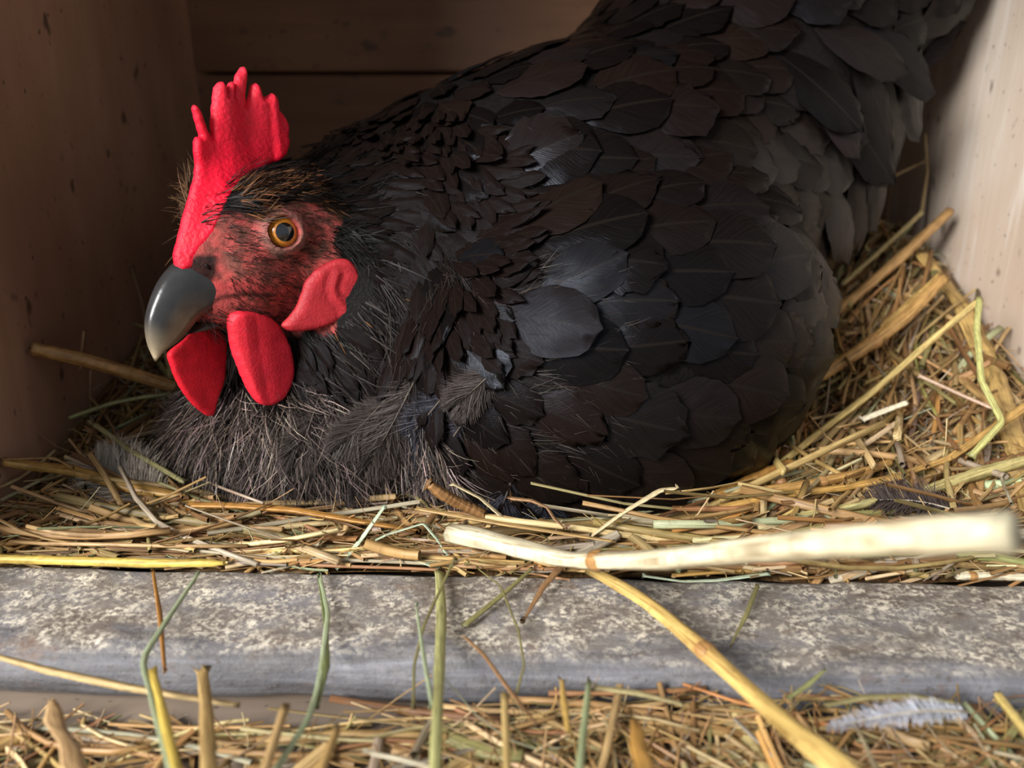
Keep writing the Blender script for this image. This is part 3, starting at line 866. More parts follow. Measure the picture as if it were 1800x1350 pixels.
def strands(P, Nn, D, L, W, C, tilt, curl, seed, seg=4):
    """thin tapering barbs; all arrays per strand"""
    r = np.random.default_rng(seed); n = len(P)
    side = np.cross(D, Nn); side /= np.maximum(np.linalg.norm(side, axis=1), 1e-9)[:, None]
    V = []; Cc = []
    s_all = np.linspace(0, 1, seg + 1)
    cs = r.normal(0, 1, (n, 1)) * curl; cn = r.normal(0, 1, (n, 1)) * curl * 0.5
    ph = r.uniform(0, 6.28, (n, 1))
    wv = side * np.cos(ph) * 1.0 + Nn * np.sin(ph) * 0.6
    wv /= np.linalg.norm(wv, axis=1)[:, None]
    for s in s_all:
        p = P + D * (L * s)[:, None] + Nn * (L * (np.sin(tilt) * s - 0.25 * np.abs(tilt) * s * s))[:, None] + side * (L[:, None] * cs * s * s) + Nn * (L[:, None] * cn * s * s)
        hw = (W * (1 - 0.88 * s) * 0.5)[:, None]
        V.append(p - wv * hw); V.append(p + wv * hw)
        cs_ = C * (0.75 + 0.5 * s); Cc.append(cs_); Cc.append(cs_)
    V = np.stack(V, 1).reshape(-1, 3); Cc = np.stack(Cc, 1).reshape(-1, 3)
    k = 2 * (seg + 1); base = (np.arange(n) * k)[:, None, None]
    q = np.array([[2*j, 2*j+1, 2*j+3, 2*j+2] for j in range(seg)])[None]
    return V, (base + q).reshape(-1, 4), Cc
def pick(mask, n, seed):
    r = np.random.default_rng(seed); idx = np.flatnonzero(mask)
    # weight by vertex area (fine head grid would dominate)
    area = VA[idx]; return r.choice(idx, n, p=area / area.sum())
fa_ = np.linalg.norm(np.cross(BV[BF[:, 2]] - BV[BF[:, 0]], BV[BF[:, 3]] - BV[BF[:, 1]]), axis=1) / 2
VA = np.zeros(len(BV))
for a in range(4): np.add.at(VA, BF[:, a], fa_ / 4)
sets = []
def add_strands(mask, n, lo, hi, w, colr, var, tilt, spread, curl, seed):
    i = pick(mask, n, seed); r = np.random.default_rng(seed + 1000)
    j = r.normal(0, 1, (n, 3)) * 0.0012
    d = FD[i] + np.cross(FD[i], BN[i]) * r.normal(0, spread, (n, 1)); d = tangent(BN[i], d)
    L = r.uniform(lo, hi, n); W_ = w * r.uniform(0.6, 1.4, n)
    c = np.asarray(colr) * np.exp(r.normal(0, var, (n, 1))) * (1 + r.normal(0, 0.06, (n, 3)))
    # clumps: tufts share their lean
    lean = vnoise(BV[i], 260, seed)[:, None] * 0.55
    d = tangent(BN[i], d + np.cross(d, BN[i]) * lean)
    sets.append(strands(BV[i] + tangent(BN[i], j) * 0.001, BN[i], d, L, W_, np.clip(c, 0.002, 0.6), np.radians(r.uniform(tilt[0], tilt[1], n)), curl, seed + 2))
vis2 = facing > -0.45
brz = zone_breast & (HR > 0.045) & vis2 & (BV[:, 2] > -0.015)
add_strands(brz, 9000, 0.012, 0.024, 0.00050, (0.022, 0.017, 0.0155), 0.5, (4, 20), 0.22, 0.18, 10)
add_strands(brz & (BV[:, 2] < 0.04), 7000, 0.009, 0.019, 0.00042, (0.19, 0.145, 0.125), 0.55, (8, 34), 0.40, 0.30, 11)
add_strands(brz, 350, 0.006, 0.010, 0.0007, (0.24, 0.12, 0.04), 0.3, (4, 14), 0.2, 0.1, 12)
nk = lobe_free & (fm < 0.4) & (HR < 0.075) & vis2 & (HR > 0.016)
add_strands(nk, 7000, 0.006, 0.014, 0.00042, (0.008, 0.007, 0.0065), 0.45, (4, 16), 0.2, 0.15, 13)
crown = (fm < 0.6) & (QH[:, 2] > 3) & (QH[:, 0] > -20) & (QH[:, 0] < 9) & (np.abs(QH[:, 1]) > 4.5) & (HR < 0.034)
add_strands(crown, 1500, 0.004, 0.007, 0.00045, (0.11, 0.048, 0.022), 0.5, (5, 18), 0.2, 0.15, 14)
tuft = (np.abs(QH[:, 1]) > 6) & (np.linalg.norm(AQ[:, [0, 2]] - on_plane(572, 415, 13), axis=1) < 5)
if tuft.sum(): add_strands(tuft, 900, 0.006, 0.011, 0.0005, (0.009, 0.009, 0.0075), 0.3, (8, 24), 0.35, 0.2, 15)
farbrow = (QH[:, 1] < -5) & (QH[:, 2] > -6) & (QH[:, 2] < 17) & (QH[:, 0] > -2) & (QH[:, 0] < 16)
add_strands(farbrow, 1500, 0.010, 0.015, 0.0007, (0.10, 0.055, 0.03), 0.6, (45, 75), 0.35, 0.2, 19)
facem = (fm > 0.7) & (QH[:, 0] < 16) & (er > 7.5)
add_strands(facem, 2300, 0.0020, 0.0046, 0.00024, (0.030, 0.015, 0.011), 0.5, (5, 25), 0.3, 0.2, 16)
chin = (fm > 0.2) & (QH[:, 2] < -24) & (QH[:, 0] > 2) & (np.abs(QH[:, 1]) < 7)
if chin.sum() > 20: add_strands(chin, 160, 0.006, 0.012, 0.00028, (0.02, 0.012, 0.01), 0.4, (8, 40), 0.5, 0.3, 17)
flank = visible & ~zone_breast & ~zone_neck & (BV[:, 0] < 0.03) & (BV[:, 2] < 0.085)
add_strands(flank, 1600, 0.006, 0.012, 0.00032, (0.030, 0.023, 0.020), 0.4, (14, 26), 0.3, 0.2, 18)
o_ = 0; SV, SF, SC = [], [], []
for v, f, c in sets:
    SV.append(v); SF.append(f + o_); SC.append(c); o_ += len(v)
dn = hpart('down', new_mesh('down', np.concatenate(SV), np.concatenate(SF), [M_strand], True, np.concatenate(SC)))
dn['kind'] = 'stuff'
# ------------------------------------------------------------------ straw
def bed(X, Y):
    X = np.asarray(X, dtype=float); Y = np.asarray(Y, dtype=float)
    z = 0.0005 - 0.0045 * sstep(Y, 0.205, 0.225) * (1 - sstep(X, 0.03, 0.12)) * sstep(X, -0.17, -0.12)
    z = z + 0.058 * sstep(X, 0.07, 0.215) * sstep(Y, 0.27, 0.43) + 0.008 * sstep(X, 0.10, 0.22) * sstep(Y, 0.20, 0.28)
    z = z + 0.034 * (1 - sstep(X, -0.18, -0.10)) * sstep(Y, 0.24, 0.38)
    z = z + 0.0012 * np.sin(X * 70 + 1) * np.sin(Y * 90)
    return z
LEDGE = FLOOR + 0.001
PAL = np.array([(0.40, 0.25, 0.10), (0.46, 0.31, 0.14), (0.60, 0.46, 0.25), (0.28, 0.15, 0.06), (0.25, 0.22, 0.09), (0.36, 0.40, 0.24), (0.38, 0.31, 0.23), (0.46, 0.24, 0.07)])
PALW = np.array([0.26, 0.22, 0.12, 0.18, 0.09, 0.03, 0.08, 0.02])

def tubes(paths, rad, flat, colr, twist, sides=5, nodes=None, hollow=False):
    """paths (n,k,3), rad (n,k), flat (n,), colr (n,3). vectorised stems with oval section"""
    n, k, _ = paths.shape
    T = np.gradient(paths, axis=1); T /= np.maximum(np.linalg.norm(T, axis=2), 1e-12)[..., None]
    up = np.tile(np.array([0.0, 0.0, 1.0]), (n, k, 1))
    par = np.abs(T[..., 2]) > 0.95; up[par] = (0, 1, 0)
    S = np.cross(T, up); S /= np.maximum(np.linalg.norm(S, axis=2), 1e-12)[..., None]
    U = np.cross(S, T)
    c, s_ = np.cos(twist)[:, None, None], np.sin(twist)[:, None, None]
    S, U = S * c + U * s_, -S * s_ + U * c
    ang = np.arange(sides) / sides * 2 * np.pi
    V = paths[:, :, None, :] + S[:, :, None, :] * (rad[:, :, None] * np.cos(ang))[..., None] + U[:, :, None, :] * (rad[:, :, None] * flat[:, None, None] * np.sin(ang))[..., None]
    L = np.r_[0, np.cumsum(np.ones(k - 1))] / (k - 1)
    uv = np.zeros((n, k, sides, 2)); uv[..., 0] = np.abs(np.linspace(-1, 1, sides)) * 1.0
    ln = np.linalg.norm(np.diff(paths, axis=1), axis=2).sum(1)
    uv[..., 0] += (np.arange(n) * 1.37 % 50)[:, None, None]
    uv[..., 1] = L[None, :, None] * (ln * 100)[:, None, None] + (np.arange(n) * 2.11 % 70)[:, None, None]
    C = np.tile(colr[:, None, None, :], (1, k, sides, 1))
    F = []
    for i in range(k - 1):
        for j in range(sides):
            F.append([i*sides+j, i*sides+(j+1) % sides, (i+1)*sides+(j+1) % sides, (i+1)*sides+j])
    F = np.array(F)
    FF = (F[None] + (np.arange(n) * k * sides)[:, None, None])
    return V.reshape(n, k * sides, 3), FF, C.reshape(n, -1, 3), uv.reshape(n, -1, 2)

def stem_set(n, xr, yr, heading, spread, lo, hi, rlo, rhi, seed, zfun, layer, pitch_sd=0.14, bendy=0.12, k=6, flatlo=0.25, palw=PALW):
    r = np.random.default_rng(seed)
    cx = r.uniform(*xr, n); cy = r.uniform(*yr, n)
    a = heading(cx, cy) + r.normal(0, spread, n)
    L = lo + (hi - lo) * r.beta(1.3, 2.2, n)
    rad0 = rlo + (rhi - rlo) * r.beta(1.2, 2.6, n)
    t = np.linspace(-0.5, 0.5, k)
    d = np.stack([np.cos(a), np.sin(a)], 1); s = np.stack([-np.sin(a), np.cos(a)], 1)
    bend = r.normal(0, bendy, n); ps = r.normal(0, pitch_sd, n)
    x = cx[:, None] + d[:, :1] * L[:, None] * t + s[:, :1] * (L * bend)[:, None] * (t ** 2 * 2)
    y = cy[:, None] + d[:, 1:] * L[:, None] * t + s[:, 1:] * (L * bend)[:, None] * (t ** 2 * 2)
    zb = zfun(x, y)
    # follow the ground at centre with the local slope, plus own pitch
    z = zb.mean(1)[:, None] + (zb - zb.mean(1)[:, None]) * 0.8 + (L * ps)[:, None] * t + (L * r.normal(0, bendy * 0.5, n))[:, None] * (t ** 2 * 2)
    z += r.uniform(0, layer, n)[:, None]
    z = np.maximum(z, zfun(x, y) - 0.003)
    z = np.maximum(z, FLOOR + 0.0012)
    P = np.stack([x, y, z], 2)
    taper = 1 - 0.35 * np.abs(t)[None] * r.uniform(0, 1, (n, 1))
    rad = rad0[:, None] * taper
    flat = np.where(r.random(n) < 0.5, r.uniform(flatlo, 0.5, n), r.uniform(0.6, 1.0, n))
    ci = r.choice(len(PAL), n, p=palw / palw.sum())
    c = PAL[ci] * np.exp(r.normal(0, 0.22, (n, 1))) * (1 + r.normal(0, 0.05, (n, 3)))
    return P, rad, flat, np.clip(c, 0.02, 0.8), r.uniform(0, 6.28, n)
def clear_of_hen(P, rad, margin=0.0018):
    n, k, _ = P.shape
    d = body_sdf(P.reshape(-1, 3).astype(np.float32)).reshape(n, k)
    ok = (d > rad + margin).all(1)
    hd = np.linalg.norm(P - HO, axis=2).min(1) > 0.040
    inside = (P[..., 0] > XL + 0.002) & (P[..., 0] < XR - 0.002) & (P[..., 1] < YB - 0.002)
    return ok & hd & inside.all(1)
def clear_lip(P, z_min=-0.0005):
    """nothing runs through the lip board"""
    yb = 0.2005 - 0.032 * P[..., 0]
    hit = (P[..., 1] < yb - 0.003) & (P[..., 1] > yb - 0.0425)
    return ~hit.any(1)

def h_nest(x, y):
    right = sstep(x, 0.05, 0.12); left = 1 - sstep(x, -0.15, -0.09)
    a = 0.05 + right * 0.85 + left * (-0.5)
    fr = 1 - sstep(y, 0.215, 0.25)
    return a * (1 - fr) + fr * 0.04 * np.sign(np.sin(x * 400))
def h_rand(x, y): return np.sin(x * 913.3) * 3 + np.cos(y * 711.7) * 3
bulk = []
def add_bulk(sid, *a, ledge=False, **kw):
    P, rad, fl, c, tw = stem_set(*a, **kw)
    ok = clear_of_hen(P, rad) if not ledge else np.ones(len(P), bool)
    ok &= clear_lip(P)
    bulk.append([sid, P[ok], rad[ok], fl[ok], c[ok], tw[ok]])
LEFT, FRONT, RIGHT, LOW = 0, 1, 2, 3
add_bulk(RIGHT, 1300, (0.02, 0.222), (0.20, 0.46), h_nest, 0.34, 0.05, 0.17, 0.0006, 0.0022, 31, bed, 0.007, bendy=0.07)
add_bulk(RIGHT, 500, (0.08, 0.222), (0.19, 0.45), h_nest, 0.6, 0.03, 0.11, 0.0006, 0.0024, 32, bed, 0.008)
add_bulk(FRONT, 1500, (-0.175, 0.20), (0.199, 0.262), h_nest, 0.34, 0.03, 0.11, 0.0003, 0.0012, 33, bed, 0.003, pitch_sd=0.03, bendy=0.08)
add_bulk(FRONT, 1500, (-0.175, 0.20), (0.199, 0.262), h_nest, 0.8, 0.012, 0.045, 0.0003, 0.0012, 39, bed, 0.003, pitch_sd=0.06)
add_bulk(LEFT, 900, (-0.178, -0.06), (0.20, 0.40), h_nest, 0.75, 0.03, 0.11, 0.0005, 0.0018, 34, bed, 0.007, pitch_sd=0.15)
add_bulk(FRONT, 5200, (-0.178, 0.222), (0.199, 0.44), h_rand, 1.0, 0.010, 0.045, 0.00015, 0.00045, 35, bed, 0.006, pitch_sd=0.22, bendy=0.5, k=7)
low_z = lambda x, y: LEDGE + 0.006 * sstep(y, 0.135, 0.16) * sstep(x, -0.09, 0.02) + 0.003 * sstep(x, -0.03, 0.05)
add_bulk(LOW, 240, (-0.17, 0.03), (0.06, 0.156), h_rand, 1.2, 0.02, 0.08, 0.0004, 0.0016, 36, low_z, 0.003, ledge=True, pitch_sd=0.06)
add_bulk(LOW, 1200, (0.01, 0.17), (0.06, 0.157), h_rand, 1.2, 0.02, 0.09, 0.0004, 0.0015, 37, low_z, 0.005, ledge=True, pitch_sd=0.10)
add_bulk(LOW, 700, (-0.17, 0.03), (0.06, 0.157), h_rand, 1.2, 0.01, 0.045, 0.00015, 0.0004, 38, low_z, 0.004, ledge=True, pitch_sd=0.20, bendy=0.5, k=7)
add_bulk(LOW, 1500, (0.0, 0.17), (0.06, 0.157), h_rand, 1.2, 0.01, 0.045, 0.00015, 0.0004, 40, low_z, 0.006, ledge=True, pitch_sd=0.25, bendy=0.5, k=7)
add_bulk(FRONT, 260, (-0.175, 0.21), (0.200, 0.30), h_rand, 1.0, 0.010, 0.032, 0.0010, 0.0030, 41, bed, 0.005, pitch_sd=0.15, flatlo=0.08)
add_bulk(LOW, 130, (-0.17, 0.12), (0.146, 0.1575), lambda x, y: -0.06 + 0 * x, 0.22, 0.03, 0.10, 0.0003, 0.0014, 43, low_z, 0.004, ledge=True, pitch_sd=0.03)
add_bulk(LOW, 160, (-0.17, 0.17), (0.07, 0.155), h_rand, 1.0, 0.010, 0.030, 0.0010, 0.0030, 42, low_z, 0.004, ledge=True, pitch_sd=0.15, flatlo=0.08)

REG = ['by the dark wall', 'behind the lip board', 'by the pale wall', 'on the ledge']
solos = []; marks = []
def shade_word(c):
    l = c.mean()
    if c[1] > c[0]: return 'greenish'
    if l > 0.40: return 'pale cream'
    if l > 0.24: return 'golden'
    return 'brown'
def mk_straw(name, V, F, C, U):
    cen = V.mean(0); cen = np.array([cen[0], cen[1], V[:, 2].min()])
    me = new_mesh(name, V - cen, F, [M_straw], True, C, U)
    bm_cap(me)
    return obj(name, me, None, cen)
def bm_cap(me):
    bm = bmesh.new(); bm.from_mesh(me)
    ed = [e for e in bm.edges if e.is_boundary]
    if ed: bmesh.ops.holes_fill(bm, edges=ed, sides=0)
    bm.to_mesh(me); bm.free()
# the stems that show largest become things of their own
cand = []
for b_i, (sid, P, rad, fl, c, tw) in enumerate(bulk):
    mid = P[:, P.shape[1] // 2] - CAMP
    ln = np.linalg.norm(P[:, -1] - P[:, 0], axis=1)
    dep = mid @ np.array([0, cp, -sp])
    u = mid[:, 0] / dep; v = (mid @ np.array([0, sp, cp])) / dep
    vis = (np.abs(u) < 0.66) & (np.abs(v) < 0.49) & (dep > 0.1)
    base = bed(P[:, P.shape[1] // 2, 0], P[:, P.shape[1] // 2, 1]) if sid != LOW else LEDGE
    top = P[:, P.shape[1] // 2, 2] - base
    scr = np.where(vis, ln * rad.max(1) / dep ** 2 * (0.3 + np.clip(top / 0.01, 0, 1)), 0)
    cand += [(s, b_i, i) for i, s in enumerate(scr) if s > 0]
cand.sort(reverse=True)
solo = {}
for s, b_i, i in cand[:215]: solo.setdefault(b_i, set()).add(i)
sV, sF, sC, sU = {}, {}, {}, {}; so = {}
for b_i, (sid, P, rad, fl, c, tw) in enumerate(bulk):
    V, F, C, U = tubes(P, rad, fl, c, tw, 6 if rad.max() > 0.0006 else 4)
    k = V.shape[1]; nf = F.shape[1]
    F0 = F[0]
    rest = []
    for i in range(len(P)):
        if i in solo.get(b_i, ()):
            o = mk_straw('straw', V[i], F0, C[i], U[i])
            solos.append((o, P[i], float(rad[i].max()), c[i], sid))
        else: rest.append(i)
    rest = np.array(rest)
    key = 'low' if sid == LOW else 'nest'
    o0 = so.get(key, 0)
    sV.setdefault(key, []).append(V[rest].reshape(-1, 3)); sC.setdefault(key, []).append(C[rest].reshape(-1, 3)); sU.setdefault(key, []).append(U[rest].reshape(-1, 2))
    FF = (F0[None] + (np.arange(len(rest)) * k)[:, None, None]).reshape(-1, 4) + o0
    sF.setdefault(key, []).append(FF); so[key] = o0 + len(rest) * k
for key, nm, lab in (('nest', 'straw_bedding', 'bed of golden chopped straw filling the nest box under the hen'), ('low', 'straw_litter', 'loose straw litter covering the ledge below the lip board')):
    V = np.concatenate(sV[key]); F = np.concatenate(sF[key]); C = np.concatenate(sC[key]); U = np.concatenate(sU[key])
    if key == 'nest':
        # packed lower layer of the bedding
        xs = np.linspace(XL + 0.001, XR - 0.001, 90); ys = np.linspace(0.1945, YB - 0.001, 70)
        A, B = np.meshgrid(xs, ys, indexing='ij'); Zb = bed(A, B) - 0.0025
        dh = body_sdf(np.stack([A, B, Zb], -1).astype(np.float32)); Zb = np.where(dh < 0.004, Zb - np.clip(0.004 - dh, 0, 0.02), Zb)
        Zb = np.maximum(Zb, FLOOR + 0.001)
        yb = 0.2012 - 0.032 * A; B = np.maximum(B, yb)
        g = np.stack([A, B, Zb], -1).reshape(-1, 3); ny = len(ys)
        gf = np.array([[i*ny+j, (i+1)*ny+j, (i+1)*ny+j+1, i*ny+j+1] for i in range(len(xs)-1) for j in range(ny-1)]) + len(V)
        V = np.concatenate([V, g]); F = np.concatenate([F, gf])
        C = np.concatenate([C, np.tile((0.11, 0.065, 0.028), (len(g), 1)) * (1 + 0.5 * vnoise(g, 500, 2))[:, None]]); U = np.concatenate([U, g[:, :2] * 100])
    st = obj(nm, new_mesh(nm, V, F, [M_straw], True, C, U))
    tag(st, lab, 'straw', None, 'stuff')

# ---- hand placed stems
GOLD = (0.50, 0.30, 0.085); PALE = (0.68, 0.56, 0.34); CREAM = (0.76, 0.70, 0.52); ORNG = (0.48, 0.24, 0.06); YEL = (0.62, 0.46, 0.10)
GREEN = (0.40, 0.48, 0.30); OLIVE = (0.24, 0.22, 0.09); BRN = (0.30, 0.17, 0.08); MINT = (0.50, 0.60, 0.44)
def along(pts, n):
    return resample(np.asarray(pts, dtype=float), n)
def hero(label, pts, wpx, colr, mode='bed', flat=0.9, name='straw', taper=0.0, nodes=(), lift=0.004, sides=10, group=None, fray=0.35, twist=0.3, n=None, ztop=None):
    """pts: (px,py[,t]) in the photograph frame; depth from the bedding surface or given; width in photograph px"""
    W = []
    for q in pts:
        if len(q) == 3:
            p = PT(*q)
            if q[0] > 1230 and q[1] < 920 and q[2] > 0.24:      # rest on top of the pile, not inside it
                for k in range(60):
                    if p[2] > float(bed(p[0], p[1])) + 0.0075: break
                    p = PT(q[0], q[1], q[2] - 0.0012 * (k + 1))
            W.append(p); continue
        # march along the pixel ray to the bed surface (or ledge) + lift
        d = ray(q[0], q[1]); best = None
        for t in np.linspace(0.10, 0.55, 900):
            p = CAMP + d * t
            if mode == 'bed': z = float(bed(p[0], p[1])) + lift if p[1] > 0.19 else -1
            elif mode == 'lip': z = 0.0015 + lift
            else: z = LEDGE + lift
            if p[2] <= z: best = p; break
        W.append(best if best is not None else CAMP + d * 0.3)
    W = np.array(W)
    wl0 = [wpx] if isinstance(wpx, (int, float)) else list(wpx)
    if pts[-1][1] >= 1350 and W[-1][2] > LEDGE + 0.003:
        # the stem goes on below the picture until it rests on the ledge
        dr = unit(unit(W[-1] - W[-2]) + np.array([0, 0, -0.45])); dr[2] = min(dr[2], -0.35)
        W = np.concatenate([W, [W[-1] + dr * ((LEDGE + 0.001 - W[-1][2]) / dr[2])]])
        if len(wl0) > 1: wpx = wl0 + [wl0[-1]]
    inb = W[:, 1] > YF
    W[inb, 0] = np.clip(W[inb, 0], XL + 0.0025, XR - 0.0025)
    n = n or max(16, 11 * len(pts))
    s = np.r_[0, np.cumsum(np.linalg.norm(np.diff(W, axis=0), axis=1))]
    P = np.stack([np.interp(np.linspace(0, s[-1], n), s, W[:, k]) for k in range(3)], 1)
    for _ in range(1): P[1:-1] = 0.5 * P[1:-1] + 0.25 * (P[:-2] + P[2:])
    # real stem width from the photo width at its mean distance (one width for the whole stem)
    dep = ((P - CAMP) @ np.array([0, cp, -sp]))
    wl = [wpx] if isinstance(wpx, (int, float)) else list(wpx)
    wi = np.interp(np.linspace(0, 1, n), s[np.linspace(0, len(s) - 1, len(wl)).round().astype(int)] / s[-1], wl)
    r_ = 0.5 * wi * (dep if len(wl) > 1 else np.full(n, dep.mean())) / FPX
    u = np.linspace(0, 1, n); r_ = r_ * (1 - taper * u)
    r2 = np.random.default_rng(int(abs(pts[0][0] * 7 + pts[0][1] * 3)) + 1)
    r_ = r_ * (1 + 0.04 * r2.normal(size=n))
    for nd in nodes: r_ = r_ * (1 + 0.10 * np.exp(-((u - nd) / (0.6 / n)) ** 2))
    V, F, C, U = tubes(P[None], r_[None], np.array([flat]), np.array([colr], dtype=float), np.array([twist]), sides)
    V = V[0]; C = C[0].copy()
    rid = 1 + (0.16 if flat < 0.6 else 0.07) * r2.normal(size=sides)
    Vr = V.reshape(n, sides, 3); Vr = P[:, None] + (Vr - P[:, None]) * rid[None, :, None]; V = Vr.reshape(-1, 3)
    if name == 'straw_husk':
        V = V + np.array([0.9, 0.9, 0.5]) * 0.0009 * np.stack([vnoise(V, 420, 61), vnoise(V, 380, 62), vnoise(V, 400, 63)], 1)
    if fray:
        V[:sides] += r2.normal(0, fray * 0.001, (sides, 3)); V[-sides:] += r2.normal(0, fray * 0.001, (sides, 3))
    C *= (1 + 0.10 * r2.normal(size=(len(C), 1)))
    C[:sides] *= 0.6; C[-sides:] *= 0.6
    for nd in nodes:
        m = np.exp(-((np.repeat(u, sides) - nd) / (0.7 / n)) ** 2)[:, None]; C = C * (1 - 0.5 * m) + np.array([0.36, 0.17, 0.06]) * 0.5 * m
    o = mk_straw(name, V, F[0], np.clip(C, 0.01, 0.9), U[0])
    marks.append((label, P, name))
    tag(o, label, 'straw' if name != 'grass_strand' else 'grass', group)
    cen = np.array(o.location)
    for nd in nodes:          # swollen joint rings
        i = int(round(nd * (n - 1))); i = min(max(i, 1), n - 2)
        dv = (P[i+1] - P[i-1]) / np.linalg.norm(P[i+1] - P[i-1])
        rp = np.array([P[i] + dv * x * r_[i] for x in (-0.7, -0.35, 0, 0.35, 0.7)])
        rr = r_[i] * np.array([0.98, 1.08, 1.13, 1.08, 0.98])
        v2, f2, cc2, u2 = tubes(rp[None], rr[None], np.array([flat]), np.array([[0.42, 0.23, 0.085]]), np.array([twist]), sides)
        me = new_mesh('node', v2[0] - cen, f2[0], [M_straw], True, cc2[0], u2[0])
        nd_o = obj('node', me, o)
    return o
hero('thick pale straw stem jutting out of the nest over the lip board', [(795, 936, 0.232), (880, 956, 0.222), (1000, 986, 0.208), (1150, 985, 0.182), (1300, 968, 0.158), (1500, 950, 0.130), (1772, 932, 0.106)], [44, 40, 34, 42, 53, 68, 84], (0.74, 0.67, 0.47), flat=0.9, nodes=(0.34,), sides=14, n=34)
hero('long jointed golden straw stem slanting down across the lip board', [(1035, 1000, 0.222), (1130, 1052, 0.208), (1230, 1135, 0.188), (1322, 1218, 0.172), (1400, 1290, 0.156), (1500, 1362, 0.142)], [20, 27, 32, 36, 46, 60], (0.60, 0.42, 0.14), flat=0.8, nodes=(0.26, 0.62), sides=14, n=32)
hero('upright pale green stem standing in front of the lip board', [(772, 1005, 0.226), (776, 1080, 0.205), (772, 1180, 0.180), (768, 1270, 0.162), (764, 1362, 0.148)], [15, 19, 20, 20, 21], (0.46, 0.46, 0.20), flat=0.6, taper=0.0, sides=10)
hero('slim green leaf sheath beside the upright green stem', [(731, 1062, 0.200), (742, 1140, 0.184), (760, 1245, 0.166)], [3, 8, 8], GREEN, flat=0.3, name='grass_strand')
hero('dry thread hanging beside the upright green stem', [(800, 980, 0.224), (745, 1100, 0.196), (728, 1170, 0.183), (727, 1245, 0.170)], 5, OLIVE, flat=0.4, name='grass_strand')
hero('long golden stem reaching from the dark wall to the breast', [(-20, 812, 0.268), (60, 820, 0.272), (130, 828, 0.272), (230, 858, 0.270), (352, 880, 0.266)], [20, 22, 24, 24, 18], GOLD, flat=0.8, sides=12)
hero('split sliver peeling off the long golden stem', [(-15, 808, 0.267), (95, 804, 0.268), (128, 822, 0.268)], 7, (0.45, 0.28, 0.12), flat=0.4)
hero('thick cut stem with an open end leaning on the dark wall', [(55, 611, 0.283), (150, 632, 0.292), (230, 655, 0.300), (310, 680, 0.308)], [25, 25, 24, 22], (0.42, 0.24, 0.085), flat=0.95, sides=14, fray=0.3)
hero('smooth yellow stem lying on the edge of the lip board', [(-15, 982, 0.228), (120, 986, 0.228), (260, 990, 0.227), (375, 990, 0.227), (400, 990, 0.227)], [18, 18, 19, 16, 4], YEL, flat=0.9, sides=12)
hero('ragged orange split stem lying under the breast', [(332, 888, 0.256), (430, 890, 0.254), (520, 897, 0.253), (620, 914, 0.250), (735, 934, 0.247)], [22, 24, 24, 22, 12], ORNG, flat=0.35, sides=12, fray=0.8)
hero('flat tan stem crossing over the thick pale stem', [(733, 894, 0.238), (800, 906, 0.235), (900, 924, 0.231), (1080, 952, 0.226)], [14, 16, 15, 10], (0.46, 0.30, 0.12), flat=0.4)
hero('short brown stem stub with a cracked knobbly end', [(752, 850, 0.243), (775, 868, 0.246), (805, 885, 0.249), (850, 905, 0.252)], [18, 26, 25, 22], (0.34, 0.18, 0.07), flat=0.85, fray=0.9, sides=12)
hero('pale flat splinter beside the knobbly stub', [(795, 850, 0.240), (845, 876, 0.240), (890, 915, 0.238)], [12, 14, 13], PALE, flat=0.3, fray=0.5)
hero('curled brown shred in front of the wing', [(898, 876, 0.240), (935, 880, 0.238), (962, 892, 0.236), (975, 912, 0.235), (992, 928, 0.233)], [16, 14, 9, 9, 5], BRN, flat=0.4, fray=0.8)
hero('pale split straw leaning up against the wing', [(1035, 945, 0.236), (1100, 898, 0.238), (1160, 862, 0.240), (1192, 858, 0.240)], [9, 13, 16, 10], PALE, flat=0.45, fray=0.7)
hero('flat mint green straw leaning over the bedding', [(592, 1000, 0.231), (635, 948, 0.236), (676, 890, 0.240)], [15, 16, 10], MINT, flat=0.3, name='grass_strand')
hero('second mint straw crossing the flat mint one', [(610, 975, 0.234), (680, 940, 0.238), (745, 920, 0.238), (770, 950, 0.234), (785, 975, 0.231)], [6, 10, 8, 6, 4], MINT, flat=0.3, name='grass_strand')
hero('pale green flattened straw ending at the upright green stem', [(690, 968, 0.233), (730, 982, 0.231), (770, 1000, 0.228)], [18, 18, 10], MINT, flat=0.3, name='grass_strand')
hero('cream broken straw lying flat under the breast feathers', [(470, 975, 0.236), (520, 963, 0.237), (565, 955, 0.238)], [14, 16, 18], CREAM, flat=0.5, fray=0.5)
hero('straight thin stem slanting up to a bent tip', [(1350, 832, 0.288), (1450, 752, 0.306), (1533, 690, 0.312), (1617, 615, 0.316), (1722, 526, 0.315)], 13, (0.60, 0.46, 0.18), flat=0.9)
hero('bent yellow green stem hanging from the bent tip', [(1722, 526, 0.314), (1717, 575, 0.305), (1725, 670, 0.290), (1762, 742, 0.280), (1706, 803, 0.272)], 12, (0.52, 0.52, 0.20), flat=0.9)
hero('thick jointed amber stem sloping behind the thin straight one', [(1660, 488, 0.338), (1590, 560, 0.335), (1533, 602, 0.333), (1407, 683, 0.325), (1368, 716, 0.32)], [20, 23, 25, 24, 22], (0.44, 0.26, 0.09), nodes=(0.45,), flat=0.9, sides=12)
hero('long brown stem ending against the pale wall', [(1672, 370, 0.380), (1578, 458, 0.378), (1467, 552, 0.370)], [18, 20, 20], (0.42, 0.25, 0.10), flat=0.8, sides=12)
hero('slender pale stem above the long brown stem', [(1622, 372, 0.395), (1550, 438, 0.388), (1478, 502, 0.385)], 9, (0.46, 0.38, 0.18))
hero('blunt amber stem pointing up from the straw pile', [(1654, 486, 0.352), (1605, 530, 0.347), (1550, 580, 0.342)], [18, 20, 19], (0.50, 0.32, 0.11), flat=0.7, sides=12)
